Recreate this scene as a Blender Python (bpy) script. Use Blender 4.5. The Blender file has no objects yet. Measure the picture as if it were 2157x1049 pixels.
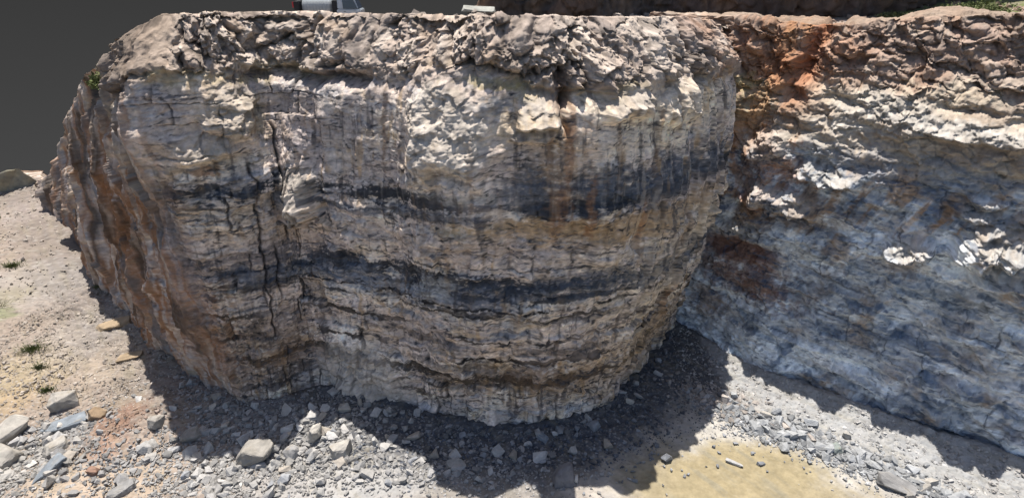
import bpy, math, random
import numpy as np

# ------------------------------------------------------------------ camera, sky, sun, exposure
scene = bpy.context.scene
COL = scene.collection
CAM_Z = 21.64
cam_data = bpy.data.cameras.new("camera")
cam = bpy.data.objects.new("camera", cam_data)
COL.objects.link(cam)
cam.location = (0.0, 0.0, CAM_Z)
cam.rotation_euler = (math.radians(90 - 27.3), 0, 0)
cam_data.sensor_fit = 'HORIZONTAL'
cam_data.sensor_width = 36.0
cam_data.lens = 36.0 * 1150.0 / 2157.0
cam_data.clip_start = 0.1
cam_data.clip_end = 2000
scene.camera = cam

SUN_EL = 74.0
SUN_AZ = 12.0           # degrees to the left of straight behind the cliff
world = bpy.data.worlds.new("World")
scene.world = world
world.use_nodes = True
wn = world.node_tree
wn.nodes.clear()
w_out = wn.nodes.new("ShaderNodeOutputWorld")
w_bg = wn.nodes.new("ShaderNodeBackground")
w_sky = wn.nodes.new("ShaderNodeTexSky")
w_sky.sky_type = 'NISHITA'
w_sky.sun_disc = False
w_sky.sun_elevation = math.radians(SUN_EL)
w_sky.sun_rotation = math.radians(-SUN_AZ)
w_sky.dust_density = 1.8
w_sky.air_density = 0.9
w_sky.ozone_density = 0.6
w_bg.inputs["Strength"].default_value = 0.092
wn.links.new(w_sky.outputs[0], w_bg.inputs[0])
wn.links.new(w_bg.outputs[0], w_out.inputs[0])

sun_data = bpy.data.lights.new("sun", 'SUN')
sun_data.energy = 5.0
sun_data.angle = math.radians(0.5)
sun_data.color = (1.0, 0.95, 0.88)
sun = bpy.data.objects.new("sun", sun_data)
sun.rotation_euler = (-math.radians(90 - SUN_EL), 0, math.radians(SUN_AZ))
sun.location = (0, 20, 60)
COL.objects.link(sun)

scene.view_settings.view_transform = 'Standard'
scene.view_settings.look = 'None'
scene.view_settings.exposure = 0.66
scene.view_settings.gamma = 1.0

# ------------------------------------------------------------------ numeric helpers
def _hash(ix, iy, iz, seed):
    h = (ix.astype(np.uint32) * np.uint32(0x8da6b343)) ^ (iy.astype(np.uint32) * np.uint32(0xd8163841)) \
        ^ (iz.astype(np.uint32) * np.uint32(0xcb1ab31f)) ^ np.uint32((seed * 0x9e3779b1) & 0xffffffff)
    h ^= h >> np.uint32(15); h *= np.uint32(0x2c1b3c6d)
    h ^= h >> np.uint32(12); h *= np.uint32(0x297a2d39)
    h ^= h >> np.uint32(15)
    return h

_G = np.array([[1,1,0],[-1,1,0],[1,-1,0],[-1,-1,0],[1,0,1],[-1,0,1],[1,0,-1],[-1,0,-1],
               [0,1,1],[0,-1,1],[0,1,-1],[0,-1,-1],[1,1,0],[-1,1,0],[0,-1,1],[0,-1,-1]], np.float32)

_GX, _GY, _GZ = [np.ascontiguousarray(_G[:, k]) for k in range(3)]

def perlin(x, y, z, seed=0):
    x = np.asarray(x, np.float32); y = np.asarray(y, np.float32); z = np.asarray(z, np.float32)
    x, y, z = np.broadcast_arrays(x, y, z)
    shp = x.shape; x = x.ravel(); y = y.ravel(); z = z.ravel()
    res = np.empty(x.shape, np.float32)
    sd = np.uint32((seed * 0x9e3779b1) & 0xffffffff)
    for s in range(0, len(x), 65536):                 # small blocks stay in the cache
        e = slice(s, s+65536)
        X = np.floor(x[e]); Y = np.floor(y[e]); Z = np.floor(z[e])
        fx = x[e]-X; fy = y[e]-Y; fz = z[e]-Z
        xi = X.astype(np.int32).view(np.uint32); yi = Y.astype(np.int32).view(np.uint32); zi = Z.astype(np.int32).view(np.uint32)
        u = fx*fx*fx*(fx*(fx*6-15)+10); v = fy*fy*fy*(fy*(fy*6-15)+10); w = fz*fz*fz*(fz*(fz*6-15)+10)
        hx = [(xi+np.uint32(d))*np.uint32(0x8da6b343) for d in (0, 1)]
        hy = [(yi+np.uint32(d))*np.uint32(0xd8163841) for d in (0, 1)]
        hz = [((zi+np.uint32(d))*np.uint32(0xcb1ab31f)) ^ sd for d in (0, 1)]
        out = np.zeros_like(fx)
        for dx in (0, 1):
            wx = u if dx else 1-u
            for dy in (0, 1):
                wxy = wx*(v if dy else 1-v); hxy = hx[dx] ^ hy[dy]
                for dz in (0, 1):
                    h = hxy ^ hz[dz]
                    h ^= h >> np.uint32(15); h *= np.uint32(0x2c1b3c6d)
                    h ^= h >> np.uint32(12); h *= np.uint32(0x297a2d39)
                    h ^= h >> np.uint32(15); h &= np.uint32(15)
                    out += wxy*(w if dz else 1-w)*(_GX[h]*(fx-dx)+_GY[h]*(fy-dy)+_GZ[h]*(fz-dz))
        res[e] = out
    return res.reshape(shp)

def fbm(x, y, z, octv=5, seed=0, gain=0.5, lac=2.03):
    a = 1.0; s = 0.0; n = 0.0; f = 1.0
    for o in range(octv):
        s = s + a*perlin(np.asarray(x)*f+o*7.3, np.asarray(y)*f-o*3.1, np.asarray(z)*f+o*5.7, seed+o)
        n += a; a *= gain; f *= lac
    return s/n*1.6

def ridged(x, y, z, octv=4, seed=0):
    a = 1.0; s = 0.0; n = 0.0; f = 1.0
    for o in range(octv):
        s = s + a*(1-np.abs(perlin(np.asarray(x)*f+o*7.3, np.asarray(y)*f-o*3.1, np.asarray(z)*f+o*5.7, seed+o))*1.9)
        n += a; a *= 0.5; f *= 2.07
    return s/n

def voronoi2(x, y, seed=0, jit=0.9):
    """F1, F2 and a random value 0..1 of the nearest cell"""
    xi = np.floor(x).astype(np.int64); yi = np.floor(y).astype(np.int64)
    f1 = np.full(x.shape, 9.0, np.float32); f2 = f1.copy(); cid = np.zeros(x.shape, np.uint32)
    zz = np.zeros_like(xi)
    for dx in (-1, 0, 1):
        for dy in (-1, 0, 1):
            h = _hash(xi+dx, yi+dy, zz, seed)
            px = (xi+dx) + 0.5 + jit*((h & np.uint32(1023)).astype(np.float32)/1023-0.5)
            py = (yi+dy) + 0.5 + jit*(((h >> np.uint32(10)) & np.uint32(1023)).astype(np.float32)/1023-0.5)
            d = np.sqrt((px-x)**2+(py-y)**2).astype(np.float32)
            m = d < f1
            f2 = np.where(m, f1, np.minimum(f2, d)); cid = np.where(m, h, cid); f1 = np.where(m, d, f1)
    return f1, f2, ((cid >> np.uint32(20)).astype(np.float32)/4095.0)

def voronoi3(x, y, z, seed=0, jit=0.95):
    xi = np.floor(x).astype(np.int64); yi = np.floor(y).astype(np.int64); zi = np.floor(z).astype(np.int64)
    f1 = np.full(x.shape, 9.0, np.float32); f2 = f1.copy(); cid = np.zeros(x.shape, np.uint32)
    for dx in (-1, 0, 1):
        for dy in (-1, 0, 1):
            for dz in (-1, 0, 1):
                h = _hash(xi+dx, yi+dy, zi+dz, seed)
                px = (xi+dx) + 0.5 + jit*((h & np.uint32(1023)).astype(np.float32)/1023-0.5)
                py = (yi+dy) + 0.5 + jit*(((h >> np.uint32(10)) & np.uint32(1023)).astype(np.float32)/1023-0.5)
                pz = (zi+dz) + 0.5 + jit*(((h >> np.uint32(20)) & np.uint32(1023)).astype(np.float32)/1023-0.5)
                d = np.sqrt((px-x)**2+(py-y)**2+(pz-z)**2).astype(np.float32)
                m = d < f1
                f2 = np.where(m, f1, np.minimum(f2, d)); cid = np.where(m, h, cid); f1 = np.where(m, d, f1)
    return f1, f2, (((cid*np.uint32(2654435761)) >> np.uint32(20)).astype(np.float32)/4095.0)

def facets3(x, y, z, seed=0, jit=0.95):
    """broken-block relief: every cell of a 3-D Voronoi pattern is a tilted plane; returns offset, edge distance, id"""
    x = np.asarray(x, np.float32); y = np.asarray(y, np.float32); z = np.asarray(z, np.float32)
    xi = np.floor(x).astype(np.int64); yi = np.floor(y).astype(np.int64); zi = np.floor(z).astype(np.int64)
    f1 = np.full(x.shape, 9.0, np.float32); f2 = f1.copy(); cid = np.zeros(x.shape, np.uint32)
    bx = np.zeros(x.shape, np.float32); by = bx.copy(); bz = bx.copy()
    for dx in (-1, 0, 1):
        for dy in (-1, 0, 1):
            for dz in (-1, 0, 1):
                h = _hash(xi+dx, yi+dy, zi+dz, seed)
                qx = x-((xi+dx) + 0.5 + jit*((h & np.uint32(1023)).astype(np.float32)/1023-0.5))
                qy = y-((yi+dy) + 0.5 + jit*(((h >> np.uint32(10)) & np.uint32(1023)).astype(np.float32)/1023-0.5))
                qz = z-((zi+dz) + 0.5 + jit*(((h >> np.uint32(20)) & np.uint32(1023)).astype(np.float32)/1023-0.5))
                d = np.sqrt(qx*qx+qy*qy+qz*qz).astype(np.float32)
                m = d < f1
                f2 = np.where(m, f1, np.minimum(f2, d)); cid = np.where(m, h, cid); f1 = np.where(m, d, f1)
                bx = np.where(m, qx, bx); by = np.where(m, qy, by); bz = np.where(m, qz, bz)
    k = cid*np.uint32(2654435761)
    r = [((k >> np.uint32(s)) & np.uint32(255)).astype(np.float32)/127.5-1 for s in (2, 11, 19)]
    idv = ((cid*np.uint32(0x85ebca6b)) >> np.uint32(20)).astype(np.float32)/4095.0
    return (idv-.5)+.85*(bx*r[0]+by*r[1]+bz*r[2]), f2-f1, idv

def joints(S, Z, fz, fs, seed):
    """irregular courses broken by vertical joints: returns edge distance (m), block id, course id"""
    zz = Z*fz+.9*perlin(Z*fz*.45, 0*S, 0*S, seed+1)
    i = np.floor(zz); fr = zz-i
    off = (_hash(i.astype(np.int64), 0*i.astype(np.int64)+3, 0*i.astype(np.int64), seed) & np.uint32(1023)).astype(np.float32)/1023
    ss = S*fs*(.6+.9*off)+off*17+.8*perlin(S*fs*.5, i*1.7, 0*S, seed+2)
    j = np.floor(ss); fs_ = ss-j
    bid = (_hash(j.astype(np.int64), i.astype(np.int64), 0*j.astype(np.int64)+1, seed+3) >> np.uint32(12) & np.uint32(1023)).astype(np.float32)/1023
    eh = np.minimum(fr, 1-fr)/fz; ev = np.minimum(fs_, 1-fs_)/(fs*(.6+.9*off))
    return eh, ev, bid, off

def sstep(a, b, x):
    t = np.clip((np.asarray(x, np.float32)-a)/(b-a), 0, 1)
    return t*t*(3-2*t)

def mixc(c, col, m):
    """mix an (n,3) colour array towards a colour by mask m"""
    return c + (np.asarray(col, np.float32)-c)*np.clip(m, 0, 1)[..., None]

def spline(pts, cols):
    """Catmull-Rom through pts, cols[i] samples on segment i"""
    P = np.asarray(pts, np.float64)
    P = np.vstack([2*P[0]-P[1], P, 2*P[-1]-P[-2]])
    out = []
    for i, n in enumerate(cols):
        p0, p1, p2, p3 = P[i], P[i+1], P[i+2], P[i+3]
        t = np.linspace(0, 1, n, endpoint=(i == len(cols)-1))[:, None]
        out.append(0.5*((2*p1)+(-p0+p2)*t+(2*p0-5*p1+4*p2-p3)*t*t+(-p0+3*p1-3*p2+p3)*t**3))
    return np.vstack(out)

def blur1(a, n, times=2):
    k = np.ones(2*n+1)/(2*n+1)
    for _ in range(times):
        a = np.stack([np.convolve(np.pad(a[:, j], n, mode='edge'), k, 'valid') for j in range(a.shape[1])], 1)
    return a

def wall_grid(base, rim, cols, rows, roll_rows, roll=3.5, zbot=-1.2, slope=0.1):
    """undisplaced sheet of a rock wall: columns along the wall, rows up the face and over the rim"""
    B = spline(base, cols); R = spline(rim, cols)
    mid = (B+R[:, :2])/2
    tan = blur1(np.gradient(mid, axis=0), 14)
    tan /= np.linalg.norm(tan, axis=1)[:, None]+1e-9
    nrm = np.stack([tan[:, 1], -tan[:, 0]], 1)
    S = np.concatenate([[0], np.cumsum(np.linalg.norm(np.diff(mid, axis=0), axis=1))])
    t = np.linspace(0, 1, rows)
    q = np.linspace(0, 1, roll_rows+1)[1:]
    nc = len(B)
    pos = np.zeros((rows+roll_rows, nc, 3))
    pos[:rows, :, 0] = B[None, :, 0]+(R[None, :, 0]-B[None, :, 0])*t[:, None]
    pos[:rows, :, 1] = B[None, :, 1]+(R[None, :, 1]-B[None, :, 1])*t[:, None]
    pos[:rows, :, 2] = zbot+(R[None, :, 2]-zbot)*t[:, None]
    qq = (q**1.4)[:, None]*roll
    pos[rows:, :, 0] = R[None, :, 0]-nrm[None, :, 0]*qq
    pos[rows:, :, 1] = R[None, :, 1]-nrm[None, :, 1]*qq
    pos[rows:, :, 2] = R[None, :, 2]-qq*np.asarray(slope)
    T = np.concatenate([t, 1+q])
    return pos, np.broadcast_to(S[None, :], pos.shape[:2]).copy(), np.broadcast_to(T[:, None], pos.shape[:2]).copy(), nrm, R

# ------------------------------------------------------------------ plan of the quarry (metres)
MAIN_BASE = [(-62,66),(-51.8,56),(-42,46),(-32,36.5),(-25.3,30.6),(-19.8,26.4),(-15.4,23.0),(-13.1,22.75),(-11.0,23.7),
             (-8.5,23.1),(-5,22.4),(-2.3,21.4),(1.4,21.2),(4.3,22.6),(7.2,25.2),(9.6,28.0),(10.9,30.8),(11.4,34),(12,38)]
MAIN_RIM = [(-60,66.5,-1.5),(-50,54.5,1.5),(-40.8,46.5,5.5),(-31.5,38,11.4),(-24.6,32,15.7),(-19.4,27.2,17.8),(-16.9,24.8,19.45),
            (-13.4,25.6,19.85),(-11.2,27.6,19.75),(-8.4,26.6,19.75),(-4.6,25,19.8),(-2,24,19.8),(1.8,23.8,19.8),(5.2,24.8,19.65),
            (8.3,26.8,19.6),(10.4,28.9,19.3),(11.9,31.5,19.1),(12.5,34.5,19),(13,38,19)]
MAIN_COLS = [16,22,44,66,76,80,72,66,64,70,76,70,80,84,84,70,34,14]
RIGHT_BASE = [(6,36),(10.4,30.6),(12.6,27.6),(14.4,25.5),(17.8,23.1),(20.6,21.2),(24.8,18.6),(31,15),(42,9)]
RIGHT_RIM = [(9,39,19),(12.5,33.4,19.1),(15.2,32.6,18.9),(17.2,31.4,18.9),(20.5,29.3,19.4),(23.6,27.2,19.7),(27.6,24.4,19.8),(34,20.4,20),(45,14,20)]
RIGHT_COLS = [20,90,90,100,100,110,100,30]

def ray(px, py):
    p = math.radians(27.3)
    u = (px-1078.5)/1150; v = (524.5-py)/1150
    return np.array([u, math.cos(p)+v*math.sin(p), -math.sin(p)+v*math.cos(p)])

# stains, beds, weathered patches and the painted ledge shade: (along wall, height, half width, half height, colour, strength)
MAIN_ZONES = [
    (64.84,3.73,5.53,3.03,(0.27,0.195,0.14),0.8),
    (69.74,14.56,3.17,3.15,(0.42,0.385,0.385),0.75),
    (84.63,15.88,7.44,1.61,(0.76,0.66,0.5),0.85),
    (86.52,13.01,6.08,1.36,(0.09,0.11,0.15),0.85),
    (80.06,13.34,1.58,1.37,(0.1,0.11,0.12),0.8),
    (83.42,11.3,8.17,0.67,(0.52,0.37,0.19),0.85),
    (77.25,10.46,4.78,0.74,(0.68,0.58,0.51),0.75),
    (79.79,15.66,1.43,2.0,(0.42,0.31,0.17),0.7),
    (81.06,14.24,1.07,1.86,(0.42,0.27,0.13),0.6),
    (87.07,5.83,5.55,1.25,(0.68,0.6,0.48),0.75),
    (85.41,4.1,5.26,1.6,(0.47,0.36,0.235),0.7),
    (77.2,5.12,5.17,0.7,(0.42,0.34,0.28),0.7),
    (77.46,3.15,5.05,1.26,(0.33,0.255,0.185),0.75),
    (70.75,2.86,2.89,2.49,(0.78,0.74,0.69),0.85),
    (76.46,15.38,2.02,2.0,(0.72,0.65,0.55),0.85),
    (64.8,15.28,1.42,2.3,(0.62,0.53,0.4),0.75),
    (64.3,11.04,1.84,1.62,(0.56,0.47,0.35),0.7),
    (67.93,9.59,2.12,1.26,(0.6,0.47,0.375),0.7),
    (72.75,10.52,3.21,0.84,(0.56,0.46,0.36),0.6),
    (74.71,7.86,6.55,1.02,(0.2,0.225,0.27),0.7),
    (64.57,7.81,2.62,0.99,(0.16,0.165,0.18),0.7),
    (77.3,13.41,2.02,0.66,(0.7,0.68,0.66),0.7),
    (72.46,13.54,2.3,1.33,(0.46,0.41,0.38),0.6),
    (81.78,9.73,3.1,0.84,(0.6,0.52,0.45),0.6),
    (90.19,9.82,3.55,1.27,(0.62,0.52,0.38),0.7),
    (93.5,2.0,2.41,2.57,(0.66,0.58,0.48),0.7),
    (83.24,2.5,4.33,1.23,(0.42,0.33,0.23),0.7),
    (74.07,5.96,4.05,0.67,(0.44,0.37,0.32),0.6),
]
MAIN_STAINS_SHADE = [
    (70.04,17.23,3.07,0.21,(0.045,0.045,0.05),0.8),  # shade under the cap ledge, painted as a black strip
    (65.54,16.62,0.38,0.63,(0.045,0.045,0.05),0.5),
    (66.85,17.25,0.62,0.28,(0.045,0.045,0.05),0.6),
    (79.9,17.56,0.78,0.17,(0.045,0.045,0.05),0.5),
    (82.03,13.93,0.92,0.31,(0.045,0.045,0.05),0.6),
    (80.28,12.5,1.3,0.35,(0.045,0.045,0.05),0.6),
    (84.9,12.74,3.0,0.31,(0.045,0.045,0.05),0.6),
    (65.41,7.32,1.88,0.31,(0.045,0.045,0.05),0.7),
    (79.74,8.22,1.62,0.29,(0.045,0.045,0.05),0.6),
    (65.08,15.92,0.99,1.12,(0.5,0.43,0.33),0.8),
    (64.22,13.99,1.06,0.75,(0.5,0.43,0.33),0.9),
    (63.9,13.48,0.53,0.32,(0.36,0.18,0.07),0.7),
    (64.53,12.52,1.35,0.5,(0.1,0.125,0.165),0.7),
    (67.97,15.68,1.72,1.33,(0.42,0.35,0.31),0.5),
    (66.0,15.47,0.61,1.26,(0.3,0.26,0.17),0.7),
    (67.97,11.97,1.19,1.19,(0.46,0.43,0.385),0.9),
    (67.26,10.85,0.7,0.56,(0.46,0.43,0.385),0.9),
    (70.91,14.43,1.18,2.0,(0.46,0.43,0.385),0.45),
    (76.46,15.59,1.7,1.79,(0.46,0.43,0.385),0.85),
    (79.96,16.58,0.7,0.71,(0.46,0.43,0.385),0.9),
    (79.57,15.52,0.91,0.29,(0.5,0.43,0.33),0.9),
    (83.24,16.82,0.84,0.7,(0.46,0.43,0.385),0.8),
    (78.55,17.42,1.8,0.24,(0.36,0.3,0.12),0.8),
    (79.52,17.07,0.8,0.28,(0.36,0.3,0.12),0.6),
    (65.62,17.04,1.12,0.24,(0.36,0.3,0.12),0.6),
    (78.16,16.57,0.91,0.39,(0.26,0.29,0.34),0.8),
    (77.05,12.85,2.5,0.38,(0.4,0.41,0.41),0.7),
    (79.63,13.14,1.16,1.16,(0.1,0.125,0.165),0.75),
    (82.19,13.29,1.65,0.88,(0.1,0.125,0.165),0.85),
    (87.29,13.0,5.28,0.8,(0.1,0.125,0.165),0.85),
    (75.66,11.94,3.16,0.25,(0.1,0.125,0.165),0.8),
    (71.53,11.56,2.98,0.21,(0.1,0.125,0.165),0.8),
    (67.0,11.63,1.42,0.25,(0.1,0.125,0.165),0.6),
    (80.53,11.58,2.98,0.42,(0.42,0.3,0.165),0.85),
    (85.82,11.27,5.72,0.76,(0.42,0.3,0.165),0.7),
    (82.65,10.97,2.11,0.28,(0.42,0.3,0.165),0.6),
    (81.02,14.88,0.17,2.25,(0.36,0.18,0.07),0.6),
    (80.38,15.31,0.15,1.23,(0.24,0.155,0.09),0.7),
    (81.82,12.26,0.19,1.58,(0.36,0.18,0.07),0.7),
    (82.78,14.74,0.15,1.47,(0.24,0.155,0.09),0.6),
    (84.59,14.48,0.16,1.36,(0.24,0.155,0.09),0.6),
    (84.28,10.93,0.2,1.75,(0.36,0.18,0.07),0.6),
    (87.77,9.72,0.49,1.16,(0.36,0.18,0.07),0.7),
    (100.55,4.54,0.36,1.87,(0.36,0.18,0.07),0.6),
    (88.36,5.88,0.34,2.02,(0.36,0.18,0.07),0.5),
    (77.51,14.46,0.15,1.02,(0.24,0.155,0.09),0.5),
    (81.15,16.06,0.15,1.16,(0.165,0.085,0.058),0.5),
    (80.76,17.06,0.23,0.77,(0.165,0.085,0.058),0.8),
    (80.72,12.35,0.48,1.3,(0.36,0.18,0.07),0.5),
    (73.31,15.51,0.19,2.11,(0.24,0.155,0.09),0.7),
    (67.22,9.87,1.49,0.74,(0.42,0.3,0.165),0.3),
    (67.74,7.84,3.66,0.6,(0.1,0.125,0.165),0.75),
    (65.04,7.82,1.61,0.5,(0.1,0.125,0.165),0.6),
    (72.05,7.99,3.08,0.8,(0.26,0.29,0.34),0.7),
    (77.25,8.21,2.41,0.7,(0.1,0.125,0.165),0.65),
    (81.86,8.61,2.92,0.77,(0.1,0.125,0.165),0.75),
    (89.77,7.84,3.48,1.29,(0.1,0.125,0.165),0.85),
    (85.68,8.42,2.36,0.66,(0.1,0.125,0.165),0.8),
    (75.8,8.49,1.16,0.74,(0.4,0.41,0.41),0.8),
    (77.25,7.37,3.46,0.17,(0.045,0.045,0.05),0.8),
    (81.99,6.93,3.08,0.21,(0.045,0.045,0.05),0.7),
    (84.72,6.19,1.26,0.35,(0.045,0.045,0.05),0.7),
    (87.6,9.52,4.63,1.71,(0.5,0.43,0.33),0.6),
    (85.96,7.09,3.93,0.77,(0.5,0.43,0.33),0.7),
    (88.77,2.61,3.63,2.68,(0.42,0.3,0.165),0.6),
    (65.5,4.65,2.28,1.06,(0.42,0.35,0.31),0.5),
    (65.79,2.95,1.82,0.81,(0.24,0.155,0.09),0.6),
    (64.5,4.64,0.63,1.1,(0.045,0.045,0.05),0.6),
    (65.62,1.76,2.18,0.35,(0.045,0.045,0.05),0.7),
    (68.58,5.52,0.34,1.68,(0.045,0.045,0.05),0.4),
    (70.39,1.95,2.48,1.93,(0.46,0.43,0.385),0.6),
    (72.34,0.62,1.64,0.64,(0.46,0.43,0.385),0.7),
    (74.6,5.26,2.96,0.21,(0.045,0.045,0.05),0.6),
    (75.94,3.93,2.67,0.28,(0.045,0.045,0.05),0.6),
    (77.2,2.66,2.6,0.21,(0.045,0.045,0.05),0.6),
    (81.57,4.97,2.49,0.31,(0.045,0.045,0.05),0.6),
    (80.89,3.15,3.06,0.98,(0.24,0.155,0.09),0.5),
    (74.52,15.66,0.51,1.65,(0.42,0.35,0.31),0.4),
    (77.25,10.46,4.02,0.81,(0.42,0.35,0.31),0.6),
    (54.67,5.89,4.86,5.97,(0.36,0.18,0.07),0.75),
    (51.8,6.22,2.18,5.77,(0.36,0.18,0.07),0.6),
    (60.2,11.22,2.77,1.95,(0.24,0.155,0.09),0.7),
    (61.42,5.87,1.85,3.81,(0.36,0.18,0.07),0.55),
    (61.91,9.46,0.93,2.83,(0.36,0.33,0.35),0.5),
    (60.46,13.65,2.6,1.16,(0.5,0.43,0.33),0.7),
    (53.28,13.24,2.2,1.91,(0.24,0.155,0.09),0.7),
    (49.77,13.16,2.24,1.64,(0.36,0.18,0.07),0.6),
    (36.42,1.92,5.86,2.91,(0.1,0.125,0.165),0.7),
    (52.1,9.08,2.17,2.21,(0.24,0.155,0.09),0.6),
    (37.02,6.06,5.47,2.19,(0.36,0.18,0.07),0.5),
    (43.14,11.98,3.3,1.18,(0.5,0.43,0.33),0.6),
    (63.08,16.65,0.65,0.69,(0.42,0.35,0.31),0.6),
    (47.42,8.1,2.04,2.48,(0.26,0.29,0.34),0.7),
]
RIGHT_STAINS = [
    (8.43,17.74,2.27,1.24,(0.34,0.165,0.09),0.55),
    (10.19,16.94,1.56,0.95,(0.34,0.165,0.09),0.7),
    (11.17,17.25,0.5,1.64,(0.34,0.165,0.09),0.6),
    (10.87,13.02,1.29,0.84,(0.34,0.165,0.09),0.7),
    (9.39,14.76,1.59,1.26,(0.3,0.26,0.16),0.7),
    (8.05,15.87,1.09,0.52,(0.36,0.3,0.12),0.5),
    (14.75,17.96,1.92,1.01,(0.36,0.25,0.19),0.6),
    (18.61,18.43,1.87,1.03,(0.34,0.24,0.19),0.6),
    (13.32,17.37,1.13,1.15,(0.34,0.165,0.09),0.45),
    (12.65,16.16,1.42,0.7,(0.44,0.31,0.22),0.6),
    (15.26,15.63,3.12,0.53,(0.5,0.43,0.33),0.7),
    (18.41,16.33,2.31,0.48,(0.5,0.43,0.33),0.7),
    (18.37,15.0,3.68,0.38,(0.46,0.43,0.385),0.8),
    (14.4,14.51,2.19,0.3,(0.46,0.43,0.385),0.7),
    (15.26,12.82,2.55,0.8,(0.15,0.18,0.22),0.6),
    (18.68,12.86,2.0,0.86,(0.2,0.22,0.24),0.6),
    (11.43,11.81,1.76,1.11,(0.34,0.17,0.095),0.85),
    (10.74,10.07,1.28,1.01,(0.3,0.16,0.09),0.8),
    (9.74,14.4,1.18,1.5,(0.4,0.22,0.12),0.6),
    (10.07,11.84,1.3,0.75,(0.1,0.125,0.165),0.5),
    (12.0,10.41,1.71,0.37,(0.46,0.34,0.275),0.9),
    (13.73,12.0,1.36,0.3,(0.46,0.43,0.385),0.8),
    (17.97,9.21,0.83,0.31,(0.46,0.43,0.385),0.95),
    (21.31,10.5,1.18,0.62,(0.46,0.43,0.385),0.7),
    (21.84,9.17,0.85,0.53,(0.46,0.43,0.385),0.8),
    (10.22,7.67,2.09,0.51,(0.4,0.41,0.41),0.8),
    (13.16,7.5,1.89,0.53,(0.4,0.41,0.41),0.6),
    (16.17,6.51,1.9,0.51,(0.4,0.41,0.41),0.6),
    (10.67,5.04,3.88,1.38,(0.24,0.13,0.085),0.5),
    (10.89,5.17,3.19,1.04,(0.165,0.085,0.058),0.65),
    (10.79,4.97,2.45,0.98,(0.12,0.06,0.042),0.3),
    (10.82,8.66,1.04,0.64,(0.24,0.155,0.09),0.8),
    (13.28,9.27,1.38,0.63,(0.24,0.155,0.09),0.5),
    (14.96,10.0,1.3,0.71,(0.24,0.155,0.09),0.4),
    (10.38,1.75,2.1,1.38,(0.4,0.41,0.41),0.4),
    (20.32,6.98,2.19,0.45,(0.16,0.18,0.19),0.6),
    (17.97,8.24,1.57,0.51,(0.24,0.155,0.09),0.5),
    (21.97,4.2,1.9,1.33,(0.24,0.155,0.09),0.35),
    (11.94,6.12,0.75,0.2,(0.36,0.2,0.13),0.5),
    (9.02,2.64,1.08,1.12,(0.24,0.155,0.09),0.7),
    (13.81,5.57,1.62,0.64,(0.15,0.19,0.25),0.5),
    (13.32,3.26,2.84,1.0,(0.26,0.29,0.34),0.5),
    (17.54,3.65,2.52,0.97,(0.26,0.29,0.34),0.4),
]
# weathered bulges: (along wall, height, half width, half height, depth)
MAIN_BULGES = [
    (67.97,11.97,1.32,1.33,1.35),
    (67.11,10.86,0.78,0.59,1.2),
    (76.46,15.52,1.93,1.89,0.85),
    (79.96,16.58,0.82,0.81,1.1),
    (79.57,15.52,0.91,0.32,0.6),
    (65.08,16.06,0.99,1.23,0.9),
    (64.14,14.48,1.04,0.53,0.5),
    (70.39,1.81,2.77,2.21,0.5),
    (83.24,16.89,0.9,0.7,0.8),
    (86.43,16.36,1.41,0.87,0.6),
]
RIGHT_BULGES = [
    (11.04,13.42,1.01,0.84,0.9),
    (11.88,10.34,2.09,0.7,1.6),
    (13.73,12.0,1.58,0.5,1.3),
    (17.97,9.21,0.97,0.51,1.6),
    (21.22,10.5,1.45,1.04,1.9),
    (21.84,9.03,1.01,0.67,1.7),
    (20.28,11.6,1.04,0.42,0.8),
    (10.94,12.75,1.53,0.75,0.6),
    (15.73,15.47,2.45,0.67,0.6),
    (18.93,14.9,2.65,0.41,0.7),
    (10.1,8.01,2.37,0.51,0.5),
]
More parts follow.
